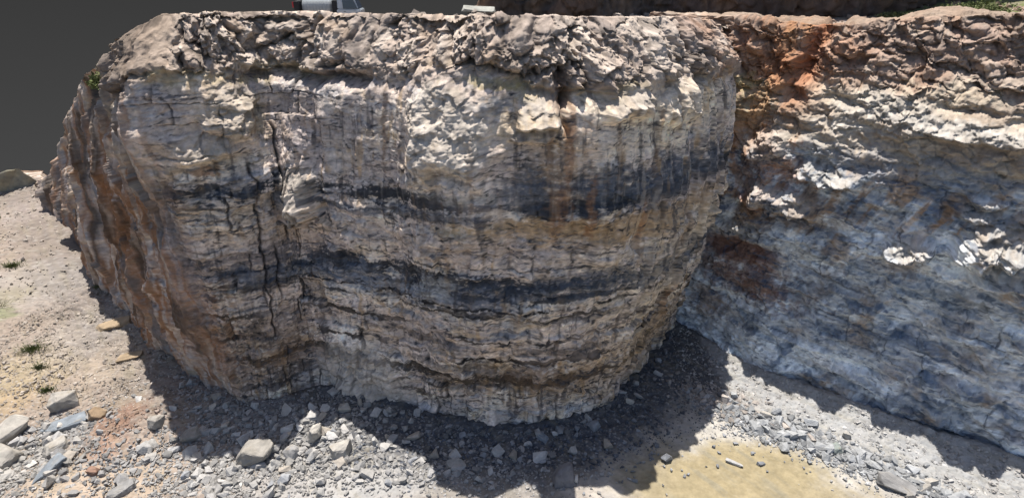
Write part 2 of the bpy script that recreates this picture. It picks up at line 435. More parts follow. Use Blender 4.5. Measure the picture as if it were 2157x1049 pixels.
# soil zones of the quarry floor and painted corner shade: (x, y, half width, half depth, colour, strength)
SOIL_SHADE = [
    (11.07,18.59,3.91,1.98,(0.31,0.242,0.114),0.95),
    (14.16,18.31,3.19,1.1,(0.295,0.242,0.127),0.8),
    (10.27,20.38,1.95,0.95,(0.302,0.248,0.134),0.6),
    (8.98,17.77,2.46,1.6,(0.31,0.242,0.114),0.9),
    (11.54,21.19,2.75,0.83,(0.403,0.383,0.349),0.8),
    (16.73,18.04,1.81,0.68,(0.416,0.39,0.356),0.8),
    (5.73,18.31,2.05,1.38,(0.336,0.295,0.248),0.6),
    (3.8,17.51,1.99,0.65,(0.39,0.349,0.316),0.6),
    (12.1,22.75,1.57,0.55,(0.302,0.175,0.114),0.6),
    (21.39,18.87,5.8,1.72,(0.282,0.289,0.295),0.7),
    (17.23,22.04,3.85,1.05,(0.289,0.295,0.295),0.7),
    (-7.19,18.04,3.61,1.63,(0.31,0.31,0.31),0.8),
    (-10.6,17.51,2.66,1.05,(0.323,0.316,0.316),0.6),
    (-19.64,17.77,3.8,1.6,(0.37,0.295,0.228),0.8),
    (-17.71,19.46,1.89,1.79,(0.362,0.282,0.222),0.7),
    (-20.66,21.69,1.52,1.72,(0.2,0.115,0.08),0.8),
    (-20.28,19.76,1.19,1.06,(0.288,0.18,0.132),0.7),
    (-21.66,23.5,1.34,1.15,(0.224,0.179,0.134),0.7),
    (-28.87,25.52,2.55,2.57,(0.302,0.242,0.148),0.7),
    (-27.78,23.12,1.32,1.5,(0.31,0.228,0.134),0.6),
    (-27.82,29.81,2.85,4.31,(0.31,0.282,0.256),0.5),
    (-24.04,26.84,2.35,2.77,(0.336,0.276,0.215),0.6),
    (-35.29,34.57,4.24,4.01,(0.31,0.289,0.269),0.5),
    (-45.56,47.29,3.61,3.26,(0.323,0.269,0.242),0.6),
    (-35.85,32.66,1.35,1.83,(0.202,0.185,0.123),0.5),
    (-34.74,30.9,0.98,0.84,(0.14,0.168,0.078),0.6),
    (-4.18,19.16,4.69,1.76,(0.295,0.289,0.282),0.4),
    (10.91,26.84,1.76,2.77,(0.112,0.09,0.078),0.7),  # reddish fines, darkened to paint the shade of the inner corner
    (0.52,20.38,4.88,1.27,(0.185,0.19,0.202),0.5),
    (-12.28,22.04,3.08,1.4,(0.185,0.185,0.196),0.5),
]


# ------------------------------------------------------------------ Blender helpers
def tag(o, label=None, cat=None, group=None, kind=None):
    if label: o["label"] = label
    if cat: o["category"] = cat
    if group: o["group"] = group
    if kind: o["kind"] = kind
    return o

def mesh_from(name, V, F, col=None, smooth=True):
    """V (n,3), F (m,k) index array or list of such arrays with different k"""
    if not isinstance(F, list): F = [F]
    F = [f for f in F if len(f)]
    me = bpy.data.meshes.new(name)
    me.vertices.add(len(V)); me.vertices.foreach_set("co", np.ascontiguousarray(V, np.float32).ravel())
    loops = np.concatenate([f.ravel() for f in F]).astype(np.int32)
    tot = np.concatenate([np.full(len(f), f.shape[1], np.int32) for f in F])
    start = np.concatenate([[0], np.cumsum(tot)[:-1]]).astype(np.int32)
    me.loops.add(len(loops)); me.loops.foreach_set("vertex_index", loops)
    me.polygons.add(len(tot)); me.polygons.foreach_set("loop_start", start)
    me.polygons.foreach_set("use_smooth", np.full(len(tot), smooth, bool))
    if col is not None:
        a = me.color_attributes.new("Col", 'FLOAT_COLOR', 'POINT')
        c = np.ones((len(V), 4), np.float32); c[:, :3] = np.clip(col, 0.005, 0.9)
        a.data.foreach_set("color", c.ravel())
    me.update(calc_edges=True)
    return me

def add(name, me, mat, parent=None):
    o = bpy.data.objects.new(name, me)
    if mat is not None and not me.materials: me.materials.append(mat)
    COL.objects.link(o)
    if parent is not None: o.parent = parent
    return o

def grid_faces(r, c):
    i = np.arange(r*c).reshape(r, c)
    return np.stack([i[:-1, :-1], i[:-1, 1:], i[1:, 1:], i[1:, :-1]], -1).reshape(-1, 4)

def rock_mat(name, attr=True, color=(.4, .38, .36), s1=3.0, s2=14.0, bump=0.5, var=0.3, rough=0.95, objvar=0.0):
    m = bpy.data.materials.new(name); m.use_nodes = True
    nt = m.node_tree; nt.nodes.clear(); N = nt.nodes.new; L = nt.links.new
    out = N("ShaderNodeOutputMaterial"); bs = N("ShaderNodeBsdfPrincipled"); L(bs.outputs[0], out.inputs[0])
    bs.inputs["Roughness"].default_value = rough
    bs.inputs["Specular IOR Level"].default_value = 0.15
    tc = N("ShaderNodeTexCoord")
    n1 = N("ShaderNodeTexNoise"); n1.inputs["Scale"].default_value = s1; n1.inputs["Detail"].default_value = 8; n1.inputs["Roughness"].default_value = .65
    n2 = N("ShaderNodeTexNoise"); n2.inputs["Scale"].default_value = s2; n2.inputs["Detail"].default_value = 4
    L(tc.outputs["Object"], n1.inputs["Vector"]); L(tc.outputs["Object"], n2.inputs["Vector"])
    mr = N("ShaderNodeMapRange"); mr.inputs["From Min"].default_value = .3; mr.inputs["From Max"].default_value = .7
    mr.inputs["To Min"].default_value = 1-var; mr.inputs["To Max"].default_value = 1+var
    L(n1.outputs["Fac"], mr.inputs["Value"])
    if attr:
        ca = N("ShaderNodeAttribute"); ca.attribute_name = "Col"; csrc = ca.outputs["Color"]
    else:
        rg = N("ShaderNodeRGB"); rg.outputs[0].default_value = (*color, 1); csrc = rg.outputs[0]
    fac = mr.outputs["Result"]
    if objvar:
        oi = N("ShaderNodeObjectInfo"); m2 = N("ShaderNodeMapRange")
        m2.inputs["To Min"].default_value = 1-objvar; m2.inputs["To Max"].default_value = 1+objvar
        L(oi.outputs["Random"], m2.inputs["Value"])
        mm = N("ShaderNodeMath"); mm.operation = 'MULTIPLY'; L(fac, mm.inputs[0]); L(m2.outputs["Result"], mm.inputs[1]); fac = mm.outputs[0]
    vm = N("ShaderNodeVectorMath"); vm.operation = 'SCALE'
    L(csrc, vm.inputs[0]); L(fac, vm.inputs["Scale"])
    L(vm.outputs[0], bs.inputs["Base Color"])
    b1 = N("ShaderNodeBump"); b1.inputs["Strength"].default_value = bump; b1.inputs["Distance"].default_value = 0.12
    b2 = N("ShaderNodeBump"); b2.inputs["Strength"].default_value = bump*.8; b2.inputs["Distance"].default_value = 0.04
    L(n1.outputs["Fac"], b1.inputs["Height"]); L(n2.outputs["Fac"], b2.inputs["Height"]); L(b1.outputs[0], b2.inputs["Normal"])
    L(b2.outputs[0], bs.inputs["Normal"])
    return m

def plain_mat(name, color, rough=.5, metal=0, spec=.5, var=.12, scale=6):
    m = bpy.data.materials.new(name); m.use_nodes = True
    nt = m.node_tree; bs = nt.nodes["Principled BSDF"]; N = nt.nodes.new; L = nt.links.new
    bs.inputs["Roughness"].default_value = rough; bs.inputs["Metallic"].default_value = metal
    bs.inputs["Specular IOR Level"].default_value = spec
    tc = N("ShaderNodeTexCoord"); n = N("ShaderNodeTexNoise"); n.inputs["Scale"].default_value = scale; n.inputs["Detail"].default_value = 5
    L(tc.outputs["Object"], n.inputs["Vector"])
    mx = N("ShaderNodeMix"); mx.data_type = 'RGBA'
    mx.inputs["A"].default_value = (*[c*(1-var) for c in color], 1); mx.inputs["B"].default_value = (*[min(.95, c*(1+var)) for c in color], 1)
    L(n.outputs["Fac"], mx.inputs["Factor"]); L(mx.outputs["Result"], bs.inputs["Base Color"])
    return m

M_CLIFF = rock_mat("cliff_rock", s1=2.2, s2=11, bump=.4, var=.25)
M_GROUND = rock_mat("quarry_floor", s1=1.6, s2=9, bump=.5, var=.2)
M_ROCK = rock_mat("loose_rock", s1=2.0, s2=9, bump=.45, var=.22, objvar=.16)

# ------------------------------------------------------------------ the rock walls
def stains(col, S, Z, X, Y, items, seed):
    w1 = fbm(S*.9, Z*.9, 0*S, 4, seed); w2 = fbm(S*.9+31, Z*.9+17, 0*S, 4, seed+9)
    g = fbm(S*2.6, Z*4.6, 0*S+3, 5, seed+21); h = fbm(S*4.5, Z*.5, 0*S+8, 4, seed+22); q = fbm(S*8, Z*14, 0*S+3, 3, seed+23)
    for k, (s0, z0, rs, rz, c, st) in enumerate(items):
        reach = 2.2
        sel = (np.abs(S-s0) < rs*reach+1) & (np.abs(Z-z0) < rz*reach+1)
        if not sel.any(): continue
        a = (S[sel]-s0+w1[sel]*min(.9, rs)*.8)/rs; b = (Z[sel]-z0+w2[sel]*min(.7, rz)*.9)/rz
        d = np.sqrt(a*a+b*b)
        e = d+g[sel]*.75+h[sel]*.35
        m = (.55*(1-sstep(.45, 1.25, e))+.45*(1-sstep(.78, .95, e+.25*q[sel])))*st
        m *= .70+.30*sstep(-.15, .15, g[sel]+.5*q[sel])
        cc = np.asarray(c, np.float32)*(1+.30*g[sel][:, None]+.2*q[sel][:, None])
        col[sel] = col[sel]+(cc-col[sel])*np.clip(m, 0, 1)[:, None]
    return col

def bulge_field(S, Z, items, seed):
    """weathered chunks that stand out of the face: broad lower lip, sloping shoulder above"""
    D = np.zeros_like(S); M = np.zeros_like(S)
    w3 = fbm(S*2.2, Z*1.2, 0*S, 4, seed+5); w1 = fbm(S*.7, Z*.7, 0*S, 4, seed+3); w2 = fbm(S*.7+11, Z*.7+47, 0*S, 4, seed+4)
    for (s0, z0, rs, rz, dep) in items:
        a = (S-s0+w1*.5*min(1, rs))/rs; b = (Z-z0+w2*.5*min(1, rz))/rz
        ma = 1-sstep(.55, 1.15, np.abs(a))
        bb = b+.35*w1+.30*w3
        prof = np.clip((1.15-bb)/1.75, 0, 1)*sstep(-1.5, -.55, bb)
        m = ma*prof
        D = np.maximum(D, dep*m); M = np.maximum(M, (1-sstep(.6, 1.2, np.sqrt(a*a+b*b))))
    return D, M

def bed_offset(S, Z, seed, freq=1.6):
    """stepped beds of uneven thickness with uneven stand-out"""
    w = Z + .35*fbm(S*.13, Z*.25, 0*S, 3, seed) + .10*fbm(S*.9, Z*.9, 0*S+5, 3, seed+5)
    out = np.zeros_like(S); seam = np.zeros_like(S)
    for j, (f, a) in enumerate(((freq*.55, 1.0), (freq*1.25, .55), (freq*2.9, .18))):
        q = w*f + .5*fbm(w*.6, 0*S, 0*S+j, 2, seed+40+j)
        i = np.floor(q); fr = q-i
        def val(ii):
            return perlin(S*.22*f + ii*3.7, ii*5.13+.5, 0*S+.3, seed+50+j)*1.6
        v0 = val(i); v1 = val(i+1)
        t = sstep(.80, 1.0, fr)
        out += a*(v0*(1-t)+v1*t)
        seam = np.maximum(seam, (1-sstep(0, .10*(1 if j < 2 else 1.6), np.minimum(fr, 1-fr)))*sstep(-.15, .5, perlin(S*.5, ii_safe(i)*2.3, 0*S, seed+60+j))*(1-.25*j))
    return out, seam

def ii_safe(i): return i.astype(np.float32)

def finish_wall(pos, S, T, nrm, D, up_start=.99, up_end=1.06):
    ang = sstep(up_start, up_end, T)*math.pi/2
    n3 = np.stack([nrm[None, :, 0]*np.cos(ang), nrm[None, :, 1]*np.cos(ang), np.sin(ang)+.0*ang], -1)
    return pos + n3*D[..., None]

def build_main():
    rows, roll = 640, 46
    slope = np.interp(np.arange(sum(MAIN_COLS)), [0, 225, 330, 400], [2.0, .9, .3, .1])
    pos, S, T, nrm, R = wall_grid(MAIN_BASE, MAIN_RIM, MAIN_COLS, rows, roll, slope=slope)
    sh = pos.shape
    X, Y, Z = [pos[..., k].astype(np.float32) for k in range(3)]
    S = S.astype(np.float32); T = T.astype(np.float32)
    face = 1-sstep(.97, 1.02, T)
    rimz = np.broadcast_to(R[None, :, 2], Z.shape).astype(np.float32)
    cap_w = 2.45+.35*fbm(S*.5, 0*S, 0*S, 3, 5)+.34*fbm(S*1.5, 0*S, 0*S+4, 4, 6)-.5*np.exp(-((S-77)/2.5)**2)+.3*np.exp(-((S-81)/1.2)**2)
    capb = rimz-cap_w
    hz = Z-capb                                   # height above the foot of the cap
    front = sstep(60.5, 63.5, S)                  # 0 on the left flank, 1 on the front
    rightz = sstep(81, 86, S)
    cap = sstep(-.22, .22, hz+.38*fbm(S*1.3, Z*1.6, 0*S, 4, 8))*sstep(55, 60, S)
    calm = 1-.55*sstep(10.5, 13, Z)*sstep(66, 69, S)           # smoother stone in the upper face
    # broad shape: a belly that stands out two thirds up the face
    amp = np.interp(S[0], [0, 30, 52, 60, 63, 66.5, 70, 73, 75.3, 77.6, 79, 82, 86, 89, 91.5, 95, 101], [.1, .3, .5, .6, .8, .6, .85, 1.0, 1.6, 1.65, 1.25, 1.7, 1.8, 1.6, 1.15, .75, .6])[None, :].astype(np.float32)
    zr = np.clip(Z/np.maximum(rimz, 3), 0, 1.05)
    belly = amp*np.clip(np.sin(np.clip(zr/.64, 0, 1)*math.pi/2)**1.3, 0, 1)*np.where(zr > .64, np.clip(1-((zr-.64)/.36)**1.5, 0, 1), 1)
    D = belly*face
    D += .55*fbm(X*.16, Y*.16, Z*.13, 4, 11)*(.35+.65*face)
    # vertical buttresses and flutes
    fl = ridged(S*.55+.25*fbm(S*.3, Z*.3, 0*S, 3, 12), Z*.05, 0*S, 3, 13)-.55
    D += (.34+.30*rightz+.25*(1-front))*fl*face*(1-cap)
    fl2 = ridged(S*1.6+.2*fbm(S*.6, Z*.5, 0*S, 3, 14), Z*.10, 0*S+4, 3, 15)-.6
    D += (.10+.24*rightz+.12*(1-front))*fl2*face*(1-cap)*sstep(2, 6, Z)
    flank = (1-front)*face*sstep(6, 14, S)
    D += flank*(1.25*(ridged(S*.17+.2*fbm(S*.2, Z*.2, 0*S, 2, 17), Z*.035, 0*S+2, 2, 18)-.62)+.55*facets3(X*.28, Y*.28, Z*.16, 19)[0])
    # beds
    bo, seam = bed_offset(S, Z, 21)
    lowf = 1-.72*sstep(10, 13.5, Z)
    D -= .06*seam*lowf*face*(1-cap)*front
    D += .06*bo*lowf*face*(1-cap)*(.25+.75*front)*(1-.5*rightz)
    # joint blocks
    sw = S+.16*fbm(S*.8, Z*.8, 0*S, 3, 31)+.05*fbm(S*3, Z*3, 0*S, 2, 38); zw = Z+.14*fbm(S*.5, Z*.8, 0*S+9, 4, 32)+.035*fbm(S*3, Z*3, 0*S+4, 2, 39)
    blocky = np.clip(np.exp(-((S-65.6)/3.4)**2)*1.15+.30+.5*(1-sstep(4.5, 7.5, Z))*front, 0, 1)*(1-.5*sstep(12, 14, Z)*sstep(68, 71, S))*front*(1-cap)
    eh, ev, bid, cod = joints(sw, zw, .85, .62, 33)
    eh2, ev2, bid2, cod2 = joints(sw+5, zw, 2.3, 1.7, 34)
    jmask = sstep(-.25, .25, fbm(S*.4, Z*.4, 0*S+2, 4, 36)); patchb = sstep(-.1, .35, fbm(S*.35, Z*.5, 0*S, 3, 35))
    D += blocky*face*.30*(bid-.5)*(1-.6*rightz)
    D += blocky*patchb*face*.09*(bid2-.5)
    wob = 1+.8*fbm(S*2, Z*2, 0*S, 3, 40)
    crk = np.maximum(1-sstep(.012, .05*wob+.02, np.minimum(eh*2.4, ev)), 0)*jmask
    crk2 = (1-sstep(.008, .035*wob+.015, np.minimum(eh2*2.2, ev2)))*patchb*sstep(-.1, .2, fbm(S*1.1, Z*1.1, 0*S, 3, 41))
    D -= blocky*face*(.11*crk+.055*crk2)
    lowj = front*(1-.6*sstep(11.5, 13.5, Z))*.85*(1-cap)*sstep(-.35, .15, fbm(S*.3, Z*.3, 0*S+15, 3, 157))
    crack = np.maximum(np.maximum(np.clip(blocky*1.3-.35, 0, 1), lowj*.8)*crk*.9, np.maximum(.6*np.clip(blocky*1.3-.35, 0, 1), lowj*.6)*crk2)
    fo, fe, fi = facets3(X*.75, Y*.75, Z*.95, 42); fo2, fe2, fi2 = facets3(X*1.9+3, Y*1.9, Z*2.4, 43); fo3, fe3, fi3 = facets3(X*4.5+3, Y*4.5, Z*5.6, 44)
    fq = sstep(-.2, .4, fbm(S*.3, Z*.35, 0*S+6, 3, 45))
    D += face*(1-cap)*(1-.45*(1-front))*((.30*fo*(.3+.7*fq)+.09*fo2*(.35+.65*fq))*(1-.45*sstep(11, 13.5, Z))+.018*fo3*calm)
    # weathered crumbling patches
    bd, bm = bulge_field(S, Z, MAIN_BULGES, 70)
    c1, c2, cc = facets3(X*1.6, Y*1.6, Z*2.2, 71)
    c1b, c2b, ccb = facets3(X*4.2, Y*4.2, Z*5.5, 72)
    D += .9*bd*face
    D += bm*face*(.11*c1+.045*c1b+.12*fbm(X*1.4, Y*1.4, Z*1.6, 5, 73))
    # general roughness
    rg = fbm(X*.9, Y*.9, Z*1.1, 6, 81)
    D += .15*rg*(.5+.5*face)*(calm+(1-calm)*cap)
    D += .03*fbm(X*4, Y*4, Z*5, 4, 82)*face*calm
    # cap: bouldery overburden
    wx = .30*fbm(X*.8, Y*.8, Z*.8, 4, 90); wz = .30*fbm(X*.7+9, Y*.7, Z*.7, 4, 91)
    l1, l1e, lc = facets3(X*.50+wx, Y*.50, Z*.50+wz, 92)
    l2, l2e, lc2 = facets3(X*1.25+wx, Y*1.25, Z*1.05+wz, 93)
    l3, l3e, lc3 = facets3(X*2.9, Y*2.9, Z*2.5+wz, 94)
    l4, l4e, lc4 = facets3(X*6.5, Y*6.5, Z*6, 97)
    big = sstep(.5, .62, lc)                                  # some large smooth blocks among the rubble
    soilbank = np.exp(-(((S-62.1)/1.75)**6))*sstep(17.0, 17.8, Z+.15*fbm(S, Z, 0*S, 3, 98))
    r1, _, rc = voronoi3(X*.70+wx, Y*.70, Z*.52+wz, 89); r2, _, rc2 = voronoi3(X*1.7+wx, Y*1.7, Z*1.15+wz, 88)
    lum = .45*np.sqrt(np.clip(1-r1*r1, 0, 1))*(.3+.7*rc)-.40+(.30*np.sqrt(np.clip(1-r2*r2, 0, 1))*rc2-.1)*(1-.6*big)+.42*l1+(.36*l2+.27*l3)*(1-.6*big)+.15*l4*(1-.5*big)-.16*(1-sstep(0, .16, l1e))-.10*(1-sstep(0, .14, l2e))*(1-.6*big)+.22*fbm(X*1.1, Y*1.1, Z*.9, 5, 87)
    ctop = 1-sstep(.965, 1.03, T)*.74-sstep(1.05, 1.3, T)*.16
    gul = ridged(S*.42, Z*.12, 0*S+1, 2, 95)
    mod = sstep(-.35, .35, fbm(S*.28, Z*.3, 0*S+5, 3, 86))
    cleft = sstep(.80, .95, ridged(S*.33+.15*fbm(Z*.9, S*.5, 0*S, 3, 85), Z*.10, 0*S+2, 2, 84))
    capD = (lum*(.45+.65*mod)+.55*(gul-.65)-.45*cleft)*(1-.88*soilbank)+soilbank*.10*ridged(S*1.6-.9*Z, Z*.25, 0*S, 3, 99)
    lean = np.where(T > 1, cap_w, np.clip(hz, 0, 3))*(.44+.34*soilbank)*sstep(57, 63, S)
    D += cap*ctop*(capD+.28*sstep(.0, .5, hz)*face)
    # shadowed undercut below the cap
    uc = np.exp(-((hz+.22)/.26)**2)
    ucs = np.interp(S[0], [55, 61, 65, 66.5, 69, 72, 73, 75, 79, 80, 81.5, 83, 90, 101], [0, .1, .1, .8, 1, .9, .3, .12, .3, .8, .7, .2, .2, .2])[None, :]
    D -= 1.0*uc*ucs*face
    # deep gully below the cap
    gl = np.exp(-((S-80.9-.25*fbm(Z*.9, 0*S, 0*S, 4, 96))/(.08+.15*sstep(16, 17.3, Z)*(1+.6*fbm(Z*2, 0*S, 0*S, 3, 146))))**2)*sstep(15.2, 16.4, Z)*(1-sstep(17.6, 18.2, Z))
    D -= .9*gl
    # the long fractures of the jointed corner
    for (sc, za, zb, wd, seed) in ((66.7, 9.3, 15.0, .07, 1), (65.4, 4.0, 13.5, .05, 2), (67.6, 8.6, 10.9, .05, 3), (66.0, 6.5, 9.2, .05, 4)):
        ln = np.exp(-((S-sc-.30*fbm(Z*.6, 0*S+seed, 0*S, 5, 100+seed))/(wd*(1+.7*fbm(Z*1.5, 0*S+seed, 0*S, 3, 140))))**2)*sstep(za-.4, za+.4, Z)*(1-sstep(zb-.4, zb+.4, Z))
        D -= .26*ln; crack = np.maximum(crack, ln*.9)
    pos[..., 0] -= nrm[None, :, 0]*lean; pos[..., 1] -= nrm[None, :, 1]*lean
    V = finish_wall(pos, S, T, nrm, D)
    # isotropic shake so that the face is not a pure relief
    amp3 = .05*face*calm*(1-cap)+.14*cap*ctop
    V[..., 0] += amp3*fbm(X*1.4+50, Y*1.4, Z*1.4, 4, 110)
    V[..., 2] += amp3*1.1*fbm(X*1.4, Y*1.4+50, Z*1.4, 4, 111)

    # ---------------- colour of the rock, ledge shade painted in with the stains
    n1 = fbm(S*.35, Z*.6, 0*S, 5, 120); n2 = fbm(S*.9, Z*2.2, 0*S, 5, 121); n3 = fbm(S*3.2, Z*7, 0*S, 5, 122)
    nv = fbm(S*2.6, Z*.22, 0*S, 4, 123); nf = fbm(X*5, Y*5, Z*6, 4, 124)
    col = np.empty(sh, np.float32); col[...] = (.62, .53, .465)
    col = mixc(col, (.72, .65, .56), sstep(-.05, .4, n1+.2*n3))
    col = mixc(col, (.44, .375, .335), sstep(.0, .55, -n1+.3*n2)*.8)
    col = mixc(col, (.58, .46, .29), sstep(.08, .5, fbm(S*.5, Z*1.1, 0*S+7, 4, 125))*.6)
    col = mixc(col, (.36, .385, .43), sstep(.05, .35, fbm(S*.55, Z*1.6, 0*S+3, 5, 126))*.75)
    col = stains(col, S, Z, X, Y, MAIN_ZONES, 160)
    spk = fbm(S*4.2, Z*7.5, 0*S+31, 4, 153)
    col = mixc(col, (.80, .74, .64), sstep(.22, .34, spk)*.40*front*(1-cap)); col = mixc(col, (.15, .145, .155), sstep(.26, .36, -spk+.25*n2)*.45*front*(1-cap))
    och = fbm(S*2.2+13, Z*.55, 0*S+33, 5, 154)+.35*n1
    col = mixc(col, (.47, .31, .13), sstep(.22, .48, och)*.55*front*(1-cap)*(.25+.75*sstep(-.05, .3, fbm(S*.25, Z*.25, 0*S+35, 3, 155)+.25*rightz)))
    blk = np.clip(blocky+.25*front, 0, 1)*(1-cap)
    col *= (1+blk*(.34*(bid-.5)+.30*patchb*(bid2-.5)))[..., None]
    col = mixc(col, (.50, .36, .20), blk*sstep(.74, .80, bid2)*patchb*.5)
    # dark beds of the lower half
    zb = Z+.25*fbm(S*.18, 0*S, 0*S, 3, 127)+.09*n2+.16*(bid-.5)*blocky+.10*fbm(S*.9, Z*.4, 0*S+6, 3, 156)
    bn = fbm(S*1.1, Z*3.4, 0*S+21, 5, 150); bv = fbm(S*3.2, Z*.45, 0*S+22, 4, 151); bs = fbm(S*7, Z*11, 0*S+23, 3, 152)
    for (zc, th, st, cc) in ((12.45, .50, .95, (.085, .10, .125)), (11.7, .12, .7, (.07, .075, .085)), (8.75, .62, .95, (.105, .12, .15)), (8.1, .20, .8, (.06, .07, .09)), (7.55, .16, .95, (.045, .045, .05)), (7.1, .09, .8, (.05, .048, .045)), (5.8, .20, .85, (.06, .055, .05)), (4.4, .24, .9, (.055, .05, .05)),
                             (3.0, .34, .8, (.075, .065, .055)), (2.2, .14, .8, (.06, .058, .056)), (1.5, .16, .7, (.09, .08, .07)), (10.3, .08, .6, (.09, .085, .08)), (9.6, .06, .7, (.07, .07, .08)), (13.6, .10, .5, (.12, .13, .15))):
        gate = fbm(S*.30, Z*.15+zc*1.7, 0*S, 4, 128)
        e = 1-np.abs(zb-zc+.10*bn)/th+.85*bn+.65*bv*(.35+.9*rightz)+.55*bs+(.75 if th > .3 else 1.35)*gate-(.12 if th > .3 else .25)
        col = mixc(col, np.array(cc)*.62, np.clip(.30*sstep(-.3, .8, e)+.70*sstep(.26, .44, e), 0, 1)*st*front)
    big2 = fbm(S*.16, Z*.3, 0*S+2, 4, 141)
    col = mixc(col, (.74, .65, .55), sstep(.0, .3, big2)*.3*(Z < 0)); col = mixc(col, (.56, .475, .43), sstep(.0, .4, -big2)*.4)
    col = stains(col, S, Z, X, Y, MAIN_STAINS_SHADE, 130)
    # left flank: rusty streaks
    fl_c = (1-front)
    col = mixc(col, (.40, .20, .08), fl_c*sstep(-.15, .4, nv+.35*n1)*.8)
    col = mixc(col, (.22, .22, .23), fl_c*sstep(.1, .5, fbm(S*1.1+40, Z*.25, 0*S, 4, 131))*.75)
    col = mixc(col, (.13, .105, .085), fl_c*sstep(.12, .4, fbm(S*.9+70, Z*.14, 0*S, 4, 144))*.75)
    col = mixc(col, (.62, .52, .42), fl_c*sstep(.25, .5, fbm(S*1.6+20, Z*.2, 0*S, 3, 145))*.6)
    # seams, cracks and dark specks that stay with the stone
    col = mixc(col, (.075, .072, .075), np.clip(seam, 0, 1)*(.35+.4*sstep(-.2, .4, n1))*face*(1-cap)*front*(1-bm*.7)*.85*sstep(-.05, .35, fbm(S*.7, Z*.7, 0*S+11, 4, 142)))
    col = mixc(col, (.045, .042, .045), crack*.88)
    dark = sstep(.22, .50, n3+.5*n2)*front*(1-cap)*(1-.6*bm)
    col = mixc(col, (.10, .105, .125), dark*.72*(.4+.6*sstep(-.2, .25, fbm(S*.3, Z*.5, 0*S+12, 3, 143))))
    scr = ridged(S*1.1+.4*n2, Z*2.6+.5*n1, 0*S, 3, 132)
    col = mixc(col, (.06, .065, .075), sstep(.74, .88, scr)*sstep(-.2, .15, n2)*front*(1-cap)*(1-.7*bm)*.85)
    # rain streaks
    vs = sstep(.18, .55, nv)*sstep(-.2, .3, n1+.4*n2)
    col = mixc(col, (.33, .235, .145), vs*.62*(1-cap)*(.55+.45*rightz))
    vs2 = sstep(.2, .55, fbm(S*5.5, Z*.35, 0*S, 3, 133))
    col = mixc(col, (.62, .57, .50), vs2*.35*(1-cap)*sstep(9, 12, Z)*(.4+.6*rightz))
    vd = fbm(S*4.0+60, Z*.30, 0*S+5, 5, 170)+.25*bn; col = mixc(col, (.10, .095, .10), sstep(.26, .42, vd)*.6*(1-cap)*front*sstep(-.2, .2, fbm(S*.4, Z*.3, 0*S+9, 3, 171)+.3*rightz))
    # pale crumbly stone
    col = mixc(col, (.43, .39, .345), bm*.75*(.6+.6*nf))
    # cap colours
    col = .5*(np.clip(col, .01, 1)/.52)**1.30
    col = col+(col.mean(-1, keepdims=True)*np.array((1.02, 1.0, .99), np.float32)-col)*.22
    ccap = np.empty(sh, np.float32); ccap[...] = (.335, .28, .24)
    ccap = mixc(ccap, (.44, .385, .335), sstep(.35, .8, lc2)*.8)
    ccap = mixc(ccap, (.20, .17, .155), sstep(.5, .9, lc)*.6)
    ccap = mixc(ccap, (.24, .175, .12), sstep(.2, .6, fbm(X*.6, Y*.6, Z*.6, 3, 134))*.5)
    ccap = mixc(ccap, (.26, .21, .17), soilbank)
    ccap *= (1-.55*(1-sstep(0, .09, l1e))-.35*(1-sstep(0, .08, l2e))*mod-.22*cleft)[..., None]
    ccap = mixc(ccap, (.34, .28, .13), (1-sstep(.0, .45, hz))*.5*sstep(0, .4, n1+.2))
    ccap = mixc(ccap, (.27, .15, .09), sstep(86.5, 90, S)*.6*sstep(-.3, .3, n1+.3*n2))
    capc = sstep(-.75, .3, hz+.55*fbm(S*1.1, Z*1.2, 0*S+3, 5, 172)+.25*n2)*sstep(54, 59, S)
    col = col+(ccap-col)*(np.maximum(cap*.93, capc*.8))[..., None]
    col = mixc(col, (.10, .055, .03), gl*.65)
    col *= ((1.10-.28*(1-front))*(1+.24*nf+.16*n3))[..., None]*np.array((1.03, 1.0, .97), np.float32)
    # moss at the left brow
    col = mixc(col, (.14, .15, .06), np.exp(-((S-56.2)/.9)**2-((Z-17.0)/.9)**2)*.9*sstep(-.4, .2, n2+.3))
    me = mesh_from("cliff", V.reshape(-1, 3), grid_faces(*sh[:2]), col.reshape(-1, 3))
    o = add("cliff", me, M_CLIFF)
    tag(o, "tall rounded quarry cliff with dark horizontal beds and a bouldery brown cap", "cliff", kind="structure")
    return V

